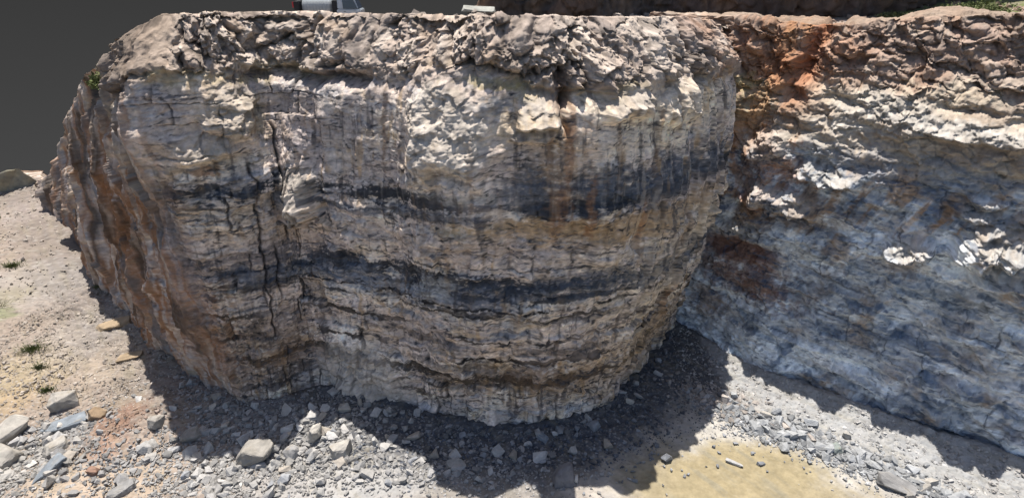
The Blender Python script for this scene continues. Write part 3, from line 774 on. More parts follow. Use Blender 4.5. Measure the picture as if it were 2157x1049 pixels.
def build_right():
    rows, roll = 480, 40
    pos, S, T, nrm, R = wall_grid(RIGHT_BASE, RIGHT_RIM, RIGHT_COLS, rows, roll, roll=4.0, slope=.04)
    sh = pos.shape
    X, Y, Z = [pos[..., k].astype(np.float32) for k in range(3)]
    S = S.astype(np.float32); T = T.astype(np.float32)
    face = 1-sstep(.97, 1.03, T)
    # steep lower face, shelving upper third
    zr = np.clip(Z/19.4, 0, 1.05)
    D = np.interp(zr, [0, .2, .5, .68, .76, .86, 1.0, 1.05], [0, .35, 1.35, 2.05, 1.9, 1.15, 0, 0]).astype(np.float32)
    D *= np.interp(S[0], [0, 7, 10, 14, 45], [.3, .45, .7, 1, 1])[None, :]
    upper = sstep(12.3, 13.6, Z+.8*fbm(S*.3, 0*S, 0*S, 3, 201))
    n1 = fbm(S*.28, Z*.6, 0*S, 5, 202); n2 = fbm(S*.8, Z*2.0, 0*S, 5, 203); n3 = fbm(S*2.6, Z*6, 0*S, 5, 204)
    D += .5*fbm(X*.2, Y*.2, Z*.16, 4, 205)
    dz = Z+.22*S                                   # slightly dipping beds
    bo, seam = bed_offset(S, Z+.03*S, 211, 1.3)
    D += (.15+.07*upper)*bo*face
    ehr, evr, bidr, codr = joints(S+.2*n2, Z+.16*S+.25*n1, .8, .42, 260)
    D += .16*(bidr-.5)*(1-upper)*face
    # slanting slabs of the upper part
    sl, sl2, slc = voronoi2(S*.55+.45*Z+.3*n1, Z*.9-.12*S, 212, .9)
    slb, slb2, slcb = voronoi2(S*1.4+1.1*Z+.3*n2, Z*2.1-.3*S, 213, .9)
    top = sstep(15.2, 16.6, Z+.6*n1)
    D += face*upper*(.30*(slc-.5)*sstep(0, .12, sl2-sl)+.16*(slcb-.5)*sstep(0, .15, slb2-slb))
    l1, l1e, lc1 = facets3(X*.45+.3*Z, Y*.45+.1*n1, Z*.5+.2*n1, 219); l2, l2e, lc2 = facets3(X*1.1+.6*Z, Y*1.1, Z*1.3+.2*n2, 214); l3, l3e, lc3 = facets3(X*2.8+1.2*Z, Y*2.8, Z*3.2, 215)
    lum = .42+.55*l1+.36*l2+.20*l3-.18*(1-sstep(0, .15, l1e))-.10*(1-sstep(0, .12, l2e))+.2*fbm(X*.9+.5*Z, Y*.9, Z*.9, 5, 236)
    topz = top*(1-sstep(.97, 1.04, T)*.55-sstep(1.1, 1.9, T)*.25)
    D += topz*(.72*(lum-.42)+.5*(ridged(S*.5+.4*Z, Z*.1, 0*S, 3, 216)-.6))
    # dark undercut ledge of the upper rocks
    D -= .40*np.exp(-((Z-15.6-.5*fbm(S*.35, 0*S, 0*S, 3, 217))/.22)**2)*sstep(-.1, .3, fbm(S*.3, 0*S+8, 0*S, 2, 218)+.1)*face
    bd, bm = bulge_field(S, Z, RIGHT_BULGES, 220)
    c1, _, _ = facets3(X*1.4, Y*1.4, Z*2.6, 221); c1b, _, _ = facets3(X*3.6, Y*3.6, Z*6, 222)
    D += .9*bd*face+bm*face*(.20*c1+.08*c1b+.16*fbm(X*1.6+.5*Z, Y*1.6, Z*2.6, 5, 237))
    fo, fe, fi = facets3(X*.6+.2*Z, Y*.6, Z*.9, 228); fo2, fe2, fi2 = facets3(X*1.7+.6*Z, Y*1.7, Z*2.8, 229)
    D += face*(.24+.02*upper)*fo+face*(.11+.03*upper)*fo2+face*.045*facets3(X*4+.9*Z, Y*4, Z*6, 238)[0]
    D += .16*fbm(X*.8, Y*.8, Z*1.6, 6, 223)+.06*fbm(X*3.5, Y*3.5, Z*7, 4, 224)*face
    lo = (1-upper)*face
    f1, f2, cid = voronoi2(S*.34+.2*n1, Z*.8+.12*S+.2*n1, 225, .95)
    D += lo*(.28*(cid-.5)*sstep(0, .10, f2-f1))
    # gully through the brow
    gq = np.exp(-((S-11.6-.35*(Z-16)*.3)/.55)**2)*sstep(13.5, 17, Z)
    D -= 1.0*gq
    # rust hollow
    hol = np.exp(-((S-9.3)/1.9)**2-((Z-6.9)/.8)**2)
    D -= .35*hol
    V = finish_wall(pos, S, T, nrm, D)
    a3 = .10*face+.12*topz
    V[..., 0] += a3*fbm(X*1.3+50, Y*1.3, Z*1.6, 4, 226); V[..., 2] += a3*fbm(X*1.3, Y*1.3+50, Z*1.3, 4, 227)
    col = np.empty(sh, np.float32); col[...] = (.36, .375, .39)
    col = mixc(col, (.52, .535, .54), sstep(-.05, .5, fbm(S*.14, Z*1.0+.08*S, 0*S+51, 5, 256)+.3*n2)*.8)
    col = mixc(col, (.17, .21, .27), sstep(.1, .55, fbm(S*.4+9, Z*1.4+.2*S, 0*S, 5, 230))*.75)
    col = mixc(col, (.37, .285, .205), sstep(.1, .55, fbm(S*.5, Z*.8, 0*S+5, 5, 231))*.7)
    mid = np.exp(-((Z-10.3)/2.3)**2)
    st = fbm(S*1.9-.8*Z, Z*.30+.1*S, 0*S, 4, 232)
    col = mixc(col, (.36, .235, .13), sstep(.05, .3, st)*mid*.7)
    col = mixc(col, (.60, .62, .63), sstep(.12, .35, fbm(S*2.2-.9*Z, Z*.3+.1*S, 0*S+6, 4, 233))*mid*.6)
    soft = np.exp(-((S-10.2+.5*n1)/2.6)**2-((Z-6.7+.35*n2+.1*n1)/1.0)**2)
    bgr = fbm(S*.13, Z*.85+.10*S, 0*S+3, 5, 250)
    col = mixc(col, (.62, .645, .66), sstep(.0, .3, bgr+.25*n3)*.8*(1-sstep(11, 13, Z))); col = mixc(col, (.12, .15, .20), sstep(.12, .5, -bgr+.3*n3)*.7)
    col = mixc(col, (.62, .63, .63), np.exp(-((S-10.5-.6*(8.3-Z))/2.6)**2-((Z-8.3)/1.0)**2)*.7)
    dg = fbm(S*1.3-.7*Z, Z*.30+.12*S, 0*S+41, 5, 251)*.7+.5*fbm(S*.35, Z*1.5+.35*S, 0*S+48, 5, 254)
    col = mixc(col, (.10, .14, .20), sstep(.14, .36, dg)*.65*(1-sstep(10, 12.5, Z))); col = mixc(col, (.62, .64, .65), sstep(.14, .34, -dg)*.55*(1-sstep(10, 12.5, Z)))
    brn = fbm(S*.5-.3*Z, Z*.45+.12*S, 0*S+46, 5, 253)
    col = mixc(col, (.30, .225, .165), sstep(.05, .35, brn)*(.25+.6*np.exp(-((Z-9.8)/2.6)**2)))
    lowp = (1-sstep(11, 13, Z))
    col = mixc(col, (.60, .625, .65), lowp*sstep(-.25, .3, fbm(S*.18, Z*.3+.05*S, 0*S+49, 3, 255)+.2*n3)*.42)
    col = np.clip(.5*(np.clip(col, .01, 1)/.5)**1.45*1.22, 0, .82)
    cu = np.empty(sh, np.float32); cu[...] = (.40, .335, .26)
    cu = mixc(cu, (.48, .43, .36), sstep(.0, .5, n1+.3*n2)); cu = mixc(cu, (.28, .21, .155), sstep(.3, .8, slc)*.55)
    ct = np.empty(sh, np.float32); ct[...] = (.31, .225, .175)
    ct = mixc(ct, (.36, .30, .25), sstep(.4, .8, lc2)*.8); ct = mixc(ct, (.31, .195, .135), sstep(0, .4, fbm(S*.5, Z*.6, 0*S+4, 4, 234))*.7)
    ct = mixc(ct, (.18, .145, .125), sstep(.5, .9, slc)*.5)
    col = col+(cu-col)*(upper*.92)[..., None]; col = col+(ct-col)*(top*.92)[..., None]
    rc_ = np.exp(-((S-9.3-.25*(Z-13))/2.0)**2)*sstep(9.0, 11.5, Z)
    col = mixc(col, (.36, .19, .095), rc_*sstep(-.45, .15, fbm(S*1.4+.5*Z, Z*.6, 0*S+44, 4, 252)+.4*n3)*.85)
    col = stains(col, S, Z, X, Y, RIGHT_STAINS, 240)
    col = mixc(col, (.165, .082, .055), sstep(.08, .8, soft)*.93)
    col = mixc(col, (.40, .375, .34), bm*.6)
    col = mixc(col, (.06, .07, .09), np.clip(seam, 0, 1)*.5*lo*sstep(-.2, .3, n2))
    scr2 = ridged(S*.75-.35*Z+.3*n2, Z*1.9+.22*S+.4*n1, 0*S, 4, 261); jm = sstep(-.1, .3, fbm(S*.35, Z*.4, 0*S+2, 3, 262))
    ln = np.maximum(sstep(.78, .90, scr2)*sstep(-.2, .2, n2), jm*(1-sstep(.015, .05, np.minimum(ehr*1.3, evr))))
    col = mixc(col, (.065, .075, .095), ln*lo*.75)
    col *= (1+lo*.22*(bidr-.5))[..., None]
    dk = sstep(.2, .5, n3+.5*n2)*lo
    col = mixc(col, (.09, .12, .17), dk*.65)
    col = mixc(col, (.36, .15, .075), gq*.75)
    col *= (1+.16*n3+.2*fbm(X*5, Y*5, Z*6, 3, 241))[..., None]
    gr = sstep(1.12, 1.5, T)*sstep(14.5, 17, S)
    col = mixc(col, (.25, .195, .15), sstep(1.02, 1.2, T)*.7)
    me = mesh_from("rock_wall", V.reshape(-1, 3), grid_faces(*sh[:2]), col.reshape(-1, 3))
    o = add("rock_wall", me, M_CLIFF)
    tag(o, "blue grey rock wall on the right with a rust coloured stain and sunlit tan ledges above", "rock wall", kind="structure")
    return V

MAIN_V = build_main()
RIGHT_V = build_right()

# ------------------------------------------------------------------ quarry floor
MAIN_B = spline(MAIN_BASE, [12]*(len(MAIN_BASE)-1)); RIGHT_B = spline(RIGHT_BASE, [14]*(len(RIGHT_BASE)-1))

def dist_to(px, py, P):
    d = np.full(px.shape, 1e9, np.float32)
    for (x0, y0), (x1, y1) in zip(P[:-1], P[1:]):
        ex, ey = x1-x0, y1-y0
        t = np.clip(((px-x0)*ex+(py-y0)*ey)/(ex*ex+ey*ey+1e-9), 0, 1)
        d = np.minimum(d, np.hypot(px-x0-t*ex, py-y0-t*ey))
    return d

def ground_z(x, y):
    x = np.asarray(x, np.float32); y = np.asarray(y, np.float32)
    dm = dist_to(x, y, MAIN_B); dr = dist_to(x, y, RIGHT_B)
    z = (.35+.45*sstep(-3, -8, x))*np.exp(-dm/1.6)*(.7+.6*perlin(x*.35, y*.35, 0*x, 301))*np.where(x < -17, .6, 1)
    z += .55*np.exp(-dr/1.3)
    # rubble swell in front of the left corner, mound and gully on the left
    z += .45*np.exp(-((x+10.5)/3.2)**2-((y-21.3)/1.9)**2)
    z += .85*np.exp(-((x+19.6)/2.3)**2-((y-21.4)/2.0)**2)
    z -= .35*np.exp(-((x+23.6)/1.3)**2-((y-20.3)/2.6)**2)
    z += 1.1*sstep(-26, -40, x)*sstep(17, 30, y)
    z += .18*fbm(x*.22, y*.22, 0*x, 3, 302)*sstep(3, -6, x)
    z += .035*fbm(x*.5, y*.5, 0*x, 3, 303)
    return z

def axis(segs):
    out = [np.array([segs[0][0]])]
    for a, b, n in segs: out.append(np.linspace(a, b, n+1)[1:])
    return np.concatenate(out)

def build_ground():
    xs = axis([(-110, -66, 22), (-66, -34, 130), (-34, 28, 860), (28, 60, 60)])
    ys = axis([(-14, 12, 40), (12, 34, 440), (34, 60, 170), (60, 66, 20)])
    X, Y = np.meshgrid(xs, ys); X = X.astype(np.float32); Y = Y.astype(np.float32)
    Z = ground_z(X, Y)
    left = sstep(-10, -15, X)
    dr = dist_to(X, Y, RIGHT_B); dm = dist_to(X, Y, MAIN_B)
    gA = fbm(X*.6, Y*.6, 0*X, 4, 310); gB = fbm(X*2.2, Y*2.2, 0*X, 5, 311); gC = fbm(X*7, Y*7, 0*X, 3, 312)
    rub = np.clip((1-sstep(2.2, 4.6, dm+.8*gA))+(1-sstep(2.6, 4.6, dr+.7*gA)), 0, 1)
    Z += (.03+.05*rub+.07*left)*gB+.10*left*gA+(.012+.03*rub)*gC
    v1, v2, vc = voronoi2(X*3.2, Y*3.2, 313)
    Z += rub*.07*(np.sqrt(np.clip(1-v1*v1*1.3, 0, 1)))*(vc > .3)
    # the floor breaks off into lower ground beyond the left bank
    edge = sstep(56, 62, Y+.35*(X+50)*(X < -50)*-1*.4+1.2*fbm(X*.2, 0*X, 0*X, 3, 314))
    Z -= edge*16+sstep(-62, -80, X)*14
    col = np.empty(X.shape+(3,), np.float32); col[...] = (.235, .215, .195)
    col = mixc(col, (.275, .25, .225), sstep(-.1, .5, gA)); col = mixc(col, (.21, .18, .15), sstep(.1, .6, -gA)*left*.7)
    col = mixc(col, (.235, .18, .145), left*.65)
    for (x0, y0, rx, ry, c, st) in SOIL_SHADE:
        d = np.sqrt(((X-x0+.5*gA*min(1.5, rx))/rx)**2+((Y-y0+.5*gB*min(1, ry))/ry)**2)
        col = mixc(col, c, (1-sstep(.5, 1.3, d+.35*gB))*st)
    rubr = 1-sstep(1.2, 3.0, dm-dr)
    col = mixc(col, (.062, .068, .082), rub*.92*(1-.7*left)*rubr); col = mixc(col, (.29, .295, .30), rub*.8*(1-rubr))  # cliff shadow painted into the rubble colour at the main foot; right strip pale
    speck = sstep(.25, .6, gC+.4*gB)
    col = mixc(col, (.33, .315, .29), speck*.5); col = mixc(col, (.12, .11, .10), sstep(.25, .6, -gC+.3*gB)*.5)
    # dried flow streaks on the muddy floor
    mud = np.zeros_like(X)
    for (x0, y0, rx, ry) in MUD:
        mud = np.maximum(mud, 1.25-np.sqrt(((X-x0)/rx)**2+((Y-y0)/ry)**2)+.30*gA+.12*gB)
    streak = fbm((X+Y*.9)*1.8, (Y-X*.9)*.25, 0*X, 4, 315)
    mm = sstep(-.15, .75, mud+.25*streak*1.0)
    col = mixc(col, (.36, .345, .32), sstep(-.9, -.1, mud+.3*gA)*(1-mm)*.7*(1-rub)*sstep(3, 5, X))
    col = mixc(col, (.25, .21, .132), mm*.9)
    col = mixc(col, (.20, .185, .14), mm*sstep(.1, .5, streak)*.6); col = mixc(col, (.33, .31, .28), (1-mm)*sstep(.2, .6, streak)*.5*sstep(0, 4, X)*(1-rub))
    Z -= .03*mm
    # green-grey dampness and sparse ground cover on the left bank
    col *= (1+.10*gB+.10*gC)[..., None]
    V = np.stack([X, Y, Z], -1).reshape(-1, 3)
    F = grid_faces(*X.shape)
    fm = (mud.ravel()[F].mean(1) > .22) & (Y.ravel()[F].mean(1) < 26)
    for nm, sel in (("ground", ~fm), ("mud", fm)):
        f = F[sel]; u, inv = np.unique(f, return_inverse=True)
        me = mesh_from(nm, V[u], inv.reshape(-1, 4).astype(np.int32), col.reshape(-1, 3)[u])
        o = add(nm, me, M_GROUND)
        tag(o, {"ground": "pale stony quarry floor strewn with grey rubble", "mud": "yellow ochre patch of drying mud on the quarry floor"}[nm], {"ground": "ground", "mud": "mud"}[nm], kind="structure")

MUD = [(8.2, 17.6, 3.2, 2.2), (11.5, 18.3, 3.6, 2.0), (7.5, 15.4, 3.2, 2.4), (11, 15.5, 4, 2.4), (9, 13, 5, 2.5), (13.6, 16.2, 3.4, 1.8)]
build_ground()

# ------------------------------------------------------------------ plateau behind the rim
def inside(px, py, P):
    c = np.zeros(px.shape, bool)
    for (x0, y0), (x1, y1) in zip(P, np.roll(P, -1, axis=0)):
        c ^= ((y0 > py) != (y1 > py)) & (px < (x1-x0)*(py-y0)/(y1-y0+1e-12)+x0)
    return c

def inset(rim, d):
    t = blur1(np.gradient(rim[:, :2], axis=0), 4); t /= np.linalg.norm(t, axis=1)[:, None]
    return np.column_stack([rim[:, 0]-t[:, 1]*d, rim[:, 1]+t[:, 0]*d, rim[:, 2]])
RIMS = np.vstack([inset(spline(MAIN_RIM, [8]*(len(MAIN_RIM)-1)), 2.3)[:-20], inset(spline(RIGHT_RIM, [8]*(len(RIGHT_RIM)-1)), 2.0)[10:]])
def plateau_z(x, y):
    x = np.asarray(x, np.float32); y = np.asarray(y, np.float32)
    w = np.zeros(x.shape); s = np.zeros(x.shape); dmin = np.full(x.shape, 1e9)
    for p in RIMS[::2]:
        d = (x-p[0])**2+(y-p[1])**2+.05; k = 1/d**2; w += k; s += k*p[2]; dmin = np.minimum(dmin, d)
    d = np.sqrt(dmin)
    sl = np.interp(x, [-24, -17, 1, 8, 18, 26], [.7, .12, .11, .045, .03, .0])
    lift = 2.5*np.exp(-((x+14.4)/6)**2-((y-47)/6)**2)+1.35*np.exp(-((x+2.3)/1.6)**2-((y-40)/2.2)**2)
    return s/w-.40-sl*np.minimum(d, 26)+lift

def build_plateau():
    xs = axis([(-64, -20, 60), (-20, 40, 240), (40, 70, 30)]); ys = axis([(10, 22, 20), (22, 62, 160), (62, 80, 12)])
    X, Y = np.meshgrid(xs, ys)
    poly = np.vstack([RIMS[:, :2], [(75, 14), (75, 90), (-70, 90), (-62, 70)]])
    Z = plateau_z(X, Y).astype(np.float32)
    X = X.astype(np.float32); Y = Y.astype(np.float32)
    n = fbm(X*.4, Y*.4, 0*X, 4, 401); m = fbm(X*1.6, Y*1.6, 0*X, 4, 402)
    Z += (.10*n+.07*m)*sstep(-25, 5, X)+.16*facets3(X*.9, Y*.9, 0*X, 403)[0]*sstep(8, 14, X)
    Z -= sstep(52, 60, Y)*(X < -4)*9
    col = np.empty(X.shape+(3,), np.float32); col[...] = (.25, .21, .18)
    col = mixc(col, (.29, .26, .23), sstep(0, .5, n)); col = mixc(col, (.25, .165, .115), sstep(10, 18, X)*sstep(-.2, .4, m)*.6)
    col = mixc(col, (.10, .125, .04), sstep(21, 25, X)*sstep(29, 32, Y)*sstep(-.35, .1, n+.5*m)*.85)
    col *= (1+.15*m)[..., None]
    F = grid_faces(*X.shape); V = np.stack([X, Y, Z], -1).reshape(-1, 3)
    c = V[F].mean(1); keep = inside(c[:, 0], c[:, 1], poly)
    f = F[keep]; u, inv = np.unique(f, return_inverse=True)
    o = add("terrain", mesh_from("terrain", V[u], inv.reshape(-1, 4), col.reshape(-1, 3)[u]), M_GROUND)
    tag(o, "dusty stony plateau on top of the quarry cliff", "terrain", kind="structure")
build_plateau()

# ------------------------------------------------------------------ upper bench wall and far left outcrop
def build_upper_wall():
    base = [(2, 70), (-2.2, 52), (-2.6, 45.6), (3, 44.6), (8, 44.2), (13, 43.6), (17.2, 41.2), (22, 39.6), (27, 40), (32, 45), (46, 56), (62, 66)]
    rim = [(2.4, 70, 27), (-1.7, 52.3, 27), (-2.0, 46.0, 27), (3.1, 45.0, 28), (8, 44.6, 28), (13.1, 44, 28), (17.3, 41.6, 27.5), (22, 40, 27), (27, 40.4, 27), (32, 45.4, 27), (46, 56.4, 27), (62, 66.4, 27)]
    cols = [6, 20, 60, 60, 60, 60, 50, 50, 60, 50, 24]
    pos, S, T, nrm, R = wall_grid(base, rim, cols, 130, 14, zbot=16.5)
    X, Y, Z = [pos[..., k].astype(np.float32) for k in range(3)]; S = S.astype(np.float32); T = T.astype(np.float32)
    D = -.35*np.cos(np.clip((Z-16.5)/11, 0, 1)*math.pi)+.6*fbm(X*.2, Y*.2, Z*.2, 4, 501)+.9*(ridged(S*.30, Z*.08, 0*S, 3, 502)-.6)+.25*fbm(X*.9, Y*.9, Z*.9, 4, 503)
    f1, f2, cid = voronoi2(S*.35, Z*.22, 504); D += .7*(cid-.5)*sstep(0, .12, f2-f1)+.5*facets3(X*.5, Y*.5, Z*.5, 506)[0]+.2*facets3(X*1.4, Y*1.4, Z*1.4, 507)[0]
    V = finish_wall(pos, S, T, nrm, D)
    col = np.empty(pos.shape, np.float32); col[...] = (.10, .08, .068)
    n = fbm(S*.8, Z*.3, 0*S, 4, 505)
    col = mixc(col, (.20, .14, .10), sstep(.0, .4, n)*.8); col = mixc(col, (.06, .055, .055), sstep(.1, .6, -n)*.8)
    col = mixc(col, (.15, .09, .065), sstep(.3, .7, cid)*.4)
    o = add("upper_rock_wall", mesh_from("upper_rock_wall", V.reshape(-1, 3), grid_faces(*pos.shape[:2]), col.reshape(-1, 3)), M_CLIFF)
    tag(o, "dark brown shaded rock wall of the next bench behind the plateau", "rock wall", kind="structure")
build_upper_wall()

def hull_rock(seed, n=26, sx=1, sy=1, sz=1, rough=0.0, boxy=.72):
    """angular rock as a convex hull of random points, returns (V, F list)"""
    rs = np.random.RandomState(seed)
    p = rs.normal(size=(n, 3)); p /= np.linalg.norm(p, axis=1)[:, None]
    q = np.sign(p)*np.abs(p)**(1-boxy*.6); q /= np.abs(q).max(1)[:, None]**boxy
    p = q*(.82+.36*rs.rand(n, 1))*np.array([sx, sy, sz])*.5
    bm = bmesh.new()
    for v in p: bm.verts.new(v)
    r = bmesh.ops.convex_hull(bm, input=bm.verts)
    junk = [e for e in r["geom_interior"] if isinstance(e, bmesh.types.BMVert)]
    if junk: bmesh.ops.delete(bm, geom=junk, context='VERTS')
    loose = [v for v in bm.verts if not v.link_faces]
    if loose: bmesh.ops.delete(bm, geom=loose, context='VERTS')
    bmesh.ops.dissolve_limit(bm, angle_limit=math.radians(14), verts=bm.verts, edges=bm.edges)
    bmesh.ops.triangulate(bm, faces=bm.faces)
    bm.verts.index_update()
    V = np.array([v.co[:] for v in bm.verts]); F = np.array([[v.index for v in f.verts] for f in bm.faces])
    bm.free()
    return V, F
import bmesh

def hull_detailed(seed, sx, sy, sz, cuts=3, rough=.05, n=22):
    """a larger boulder: chipped hull, subdivided, with rough broken faces"""
    V, F = hull_rock(seed, n, sx, sy, sz)
    bm = bmesh.new()
    vs = [bm.verts.new(v) for v in V]
    for f in F: bm.faces.new([vs[i] for i in f])
    bmesh.ops.bevel(bm, geom=bm.edges[:], offset=.035*min(sx, sy, sz), segments=1, affect='EDGES', clamp_overlap=True)
    bmesh.ops.triangulate(bm, faces=bm.faces)
    bmesh.ops.subdivide_edges(bm, edges=bm.edges[:], cuts=cuts, use_grid_fill=True)
    bmesh.ops.triangulate(bm, faces=bm.faces)
    bm.normal_update(); bm.verts.index_update()
    P = np.array([v.co[:] for v in bm.verts]); N = np.array([v.normal[:] for v in bm.verts])
    F = np.array([[v.index for v in f.verts] for f in bm.faces]); bm.free()
    s = 1.0/max(.2, min(sx, sy, sz))
    d = rough*min(sx, sy, sz)*(fbm(P[:, 0]*2.2*s+seed, P[:, 1]*2.2*s, P[:, 2]*2.2*s, 4, 601)+.5*fbm(P[:, 0]*6*s+seed, P[:, 1]*6*s, P[:, 2]*6*s, 3, 602))
    return P+N*d[:, None], F

def build_outcrop():
    V, F = hull_detailed(77, 6.5, 4.0, 5.2, 6, .10, 18)
    V[:, 2] -= .85*(V[:, 1]-V[:, 1].min())*(V[:, 2] > 0)
    col = np.empty(V.shape, np.float32); col[...] = (.27, .26, .21)
    n = fbm(V[:, 0]*.5, V[:, 1]*.5, V[:, 2]*1.6, 4, 611); col = mixc(col, (.12, .115, .10), sstep(0, .4, n)); col = mixc(col, (.31, .28, .20), sstep(0, .5, -n))
    o = add("rock_outcrop", mesh_from("rock_outcrop", V, F, col, smooth=False), M_CLIFF)
    o.location = (-52.6, 54.0, 1.0); o.rotation_euler = (0, 0, math.radians(38))
    tag(o, "grey green blocky rock outcrop at the far end of the left slope", "rock outcrop")
build_outcrop()

# ------------------------------------------------------------------ plain dark sky behind the quarry
def build_sky():
    R = 170.0
    az = np.radians(np.linspace(-85, 85, 86)); el = np.radians(np.linspace(-55, 30, 44))
    A, E = np.meshgrid(az, el)
    V = np.stack([R*np.sin(A)*np.cos(E), R*np.cos(A)*np.cos(E), CAM_Z+R*np.sin(E)], -1).reshape(-1, 3)
    me = mesh_from("sky", V, grid_faces(*A.shape)[:, ::-1])
    m = bpy.data.materials.new("dark_sky"); m.use_nodes = True
    nt = m.node_tree; nt.nodes.clear(); N = nt.nodes.new; L = nt.links.new
    out = N("ShaderNodeOutputMaterial"); em = N("ShaderNodeEmission")
    tc = N("ShaderNodeTexCoord"); sp = N("ShaderNodeSeparateXYZ"); mr = N("ShaderNodeMapRange")
    L(tc.outputs["Object"], sp.inputs[0]); L(sp.outputs["Z"], mr.inputs["Value"])
    mr.inputs["From Min"].default_value = CAM_Z-60; mr.inputs["From Max"].default_value = CAM_Z-5
    mr.inputs["To Min"].default_value = .046; mr.inputs["To Max"].default_value = .0275
    L(mr.outputs[0], em.inputs["Strength"]); L(em.outputs[0], out.inputs[0])
    o = add("sky", me, m); tag(o, "plain dark grey sky behind the quarry", "sky", kind="structure")
build_sky()

# ------------------------------------------------------------------ boulders and rubble
def soil_here(x, y):
    return float(ground_z(np.array([x]), np.array([y]))[0])

ROCK_GREY = (.25, .245, .24); ROCK_PALE = (.32, .30, .27); ROCK_BLUE = (.19, .21, .23); ROCK_BROWN = (.22, .16, .105); ROCK_TAN = (.28, .215, .145); ROCK_DARK = (.17, .165, .17)

def boulder(name, label, cat, x, y, size, rot, color, seed, sink=.22, cuts=3, group=None, tilt=(0, 0)):
    V, F = hull_detailed(seed, *size, cuts=cuts, rough=.06)
    col = np.empty(V.shape, np.float32); col[...] = color
    n = fbm(V[:, 0]*2.5+seed, V[:, 1]*2.5, V[:, 2]*2.5, 4, 700); n2 = fbm(V[:, 0]*9+seed, V[:, 1]*9, V[:, 2]*9, 3, 701)
    col *= (1+.2*n+.15*n2)[:, None]
    col = mixc(col, (.22, .18, .125), sstep(.25, .6, n)*.5)
    o = add(name, mesh_from(name, V, F, col, smooth=False), M_ROCK)
    o.location = (x, y, soil_here(x, y)+size[2]*(.5-sink)); o.rotation_euler = (math.radians(tilt[0]), math.radians(tilt[1]), math.radians(rot))
    return tag(o, label, cat, group)

B = boulder
# --- the boulders one can tell apart (x, y from the plan of the floor)
BOULDERS = [
    ("boulder", "pale rounded boulder sitting alone on the left slope above the line of grey slabs", -24.75, 22.95, (1.25, 1.05, .98), 20, ROCK_PALE, 11, (6, 0)),
    ("boulder", "largest angular white boulder at the tip of the cliff shadow on the rubble heap", -12.7, 19.25, (1.7, 1.3, 1.05), 14, ROCK_PALE, 112, (10, 6)),
    ("boulder", "blocky cream boulder at the front edge of the rubble heap, dark underneath", -8.5, 19.35, (1.15, .9, .85), 12, ROCK_PALE, 13, (8, -4)),
    ("boulder", "tall upright pale block standing in the rubble between the two big white boulders", -10.0, 20.3, (.62, .6, 1.0), 25, ROCK_PALE, 14, (10, 14)),
    ("boulder", "smooth round dark grey boulder at the shadow edge beside the pale floor", 2.45, 18.0, (1.0, .95, .92), 5, ROCK_DARK, 15, (0, 0)),
    ("boulder", "pale egg shaped stone on the reddish soil mound", -18.35, 20.95, (.72, .55, .62), 70, ROCK_PALE, 16, (0, 18)),
    ("boulder", "squat white stone at the lower edge of the reddish soil mound", -16.4, 20.4, (.85, .7, .55), 30, ROCK_PALE, 17, (6, 8)),
    ("boulder", "grey block with a flat top just below the largest white boulder", -10.9, 19.35, (.75, .7, .7), 40, ROCK_GREY, 18, (0, 6)),
    ("slab", "long pale slab leaning at the top of the line of rocks on the far left", -26.3, 20.75, (2.2, 1.1, .8), 62, ROCK_PALE, 19, (18, -10)),
    ("slab", "big rounded cream slab lying in the line of rocks at the left frame edge", -25.3, 19.25, (1.6, 1.05, .8), -12, ROCK_PALE, 20, (8, 8)),
    ("slab", "blue grey slab half buried beside the pale boulder in the gully", -23.9, 21.5, (2.1, .8, .45), 28, ROCK_BLUE, 21, (16, -8)),
    ("slab", "narrow blue grey slab pointing up slope among the white stones", -22.4, 18.6, (1.5, .65, .5), 58, ROCK_BLUE, 22, (14, -16)),
    ("slab", "grey flat stone alone on the tan floor at the bottom frame edge", -18.1, 17.35, (1.15, .6, .42), 36, ROCK_GREY, 23, (6, -8)),
    ("boulder", "brown boulder in the gully behind the white stones", -22.2, 21.9, (.85, .7, .6), -20, ROCK_BROWN, 24, (0, 10)),
    ("boulder", "cream block in the middle of the line of rocks at the left", -23.15, 20.1, (.95, .8, .7), 35, ROCK_PALE, 25, (5, -9)),
    ("slab", "flat orange tan slab lying high on the slope beside the cliff shadow", -26.7, 30.2, (2.0, 1.0, .45), 24, ROCK_TAN, 26, (8, -6)),
    ("slab", "small orange tan slab below the larger tan slab on the slope", -23.6, 26.9, (1.3, .55, .4), 24, ROCK_TAN, 27, (8, 0)),
    ("boulder", "white block at the left frame edge, lowest of the big stones", -24.9, 17.85, (1.0, .85, .75), 15, ROCK_PALE, 28, (8, 10)),
    ("boulder", "grey green boulder alone on the right rubble strip", 16.2, 19.75, (.62, .5, .42), 10, (.21, .235, .22), 29, (0, 0)),
    ("slab", "narrow white slab lying by itself between mud and right rubble strip", 10.9, 19.0, (.85, .22, .14), -32, (.38, .38, .38), 30, (0, 0)),
    ("boulder", "pale stone on the crest of the rubble beside the notch in the shadow", -9.0, 22.15, (.62, .5, .5), 10, ROCK_PALE, 31, (8, 0)),
    ("boulder", "dark flat stone jutting from the right rubble strip near the shadow", 12.0, 23.6, (.8, .5, .32), -30, ROCK_DARK, 32, (0, 0)),
    ("slab", "reddish brown stone alone on the tan floor left of the grey flat stone", -20.05, 18.4, (.55, .42, .35), 0, (.22, .14, .105), 33, (0, 0)),
    ("slab", "large grey slab on the right rubble strip near the lower frame corner", 18.0, 17.6, (1.5, .7, .5), -28, ROCK_GREY, 34, (14, 8)),
    ("slab", "white flat block lying on the sunlit gravel at the shadow edge in front of the buttress", -2.7, 18.85, (.9, .45, .4), 8, (.34, .33, .31), 35, (4, 0)),
    ("slab", "blue grey slab lying in the deep shadow before the buttress", 1.6, 20.4, (.75, .4, .3), -50, ROCK_BLUE, 36, (0, 8)),
]
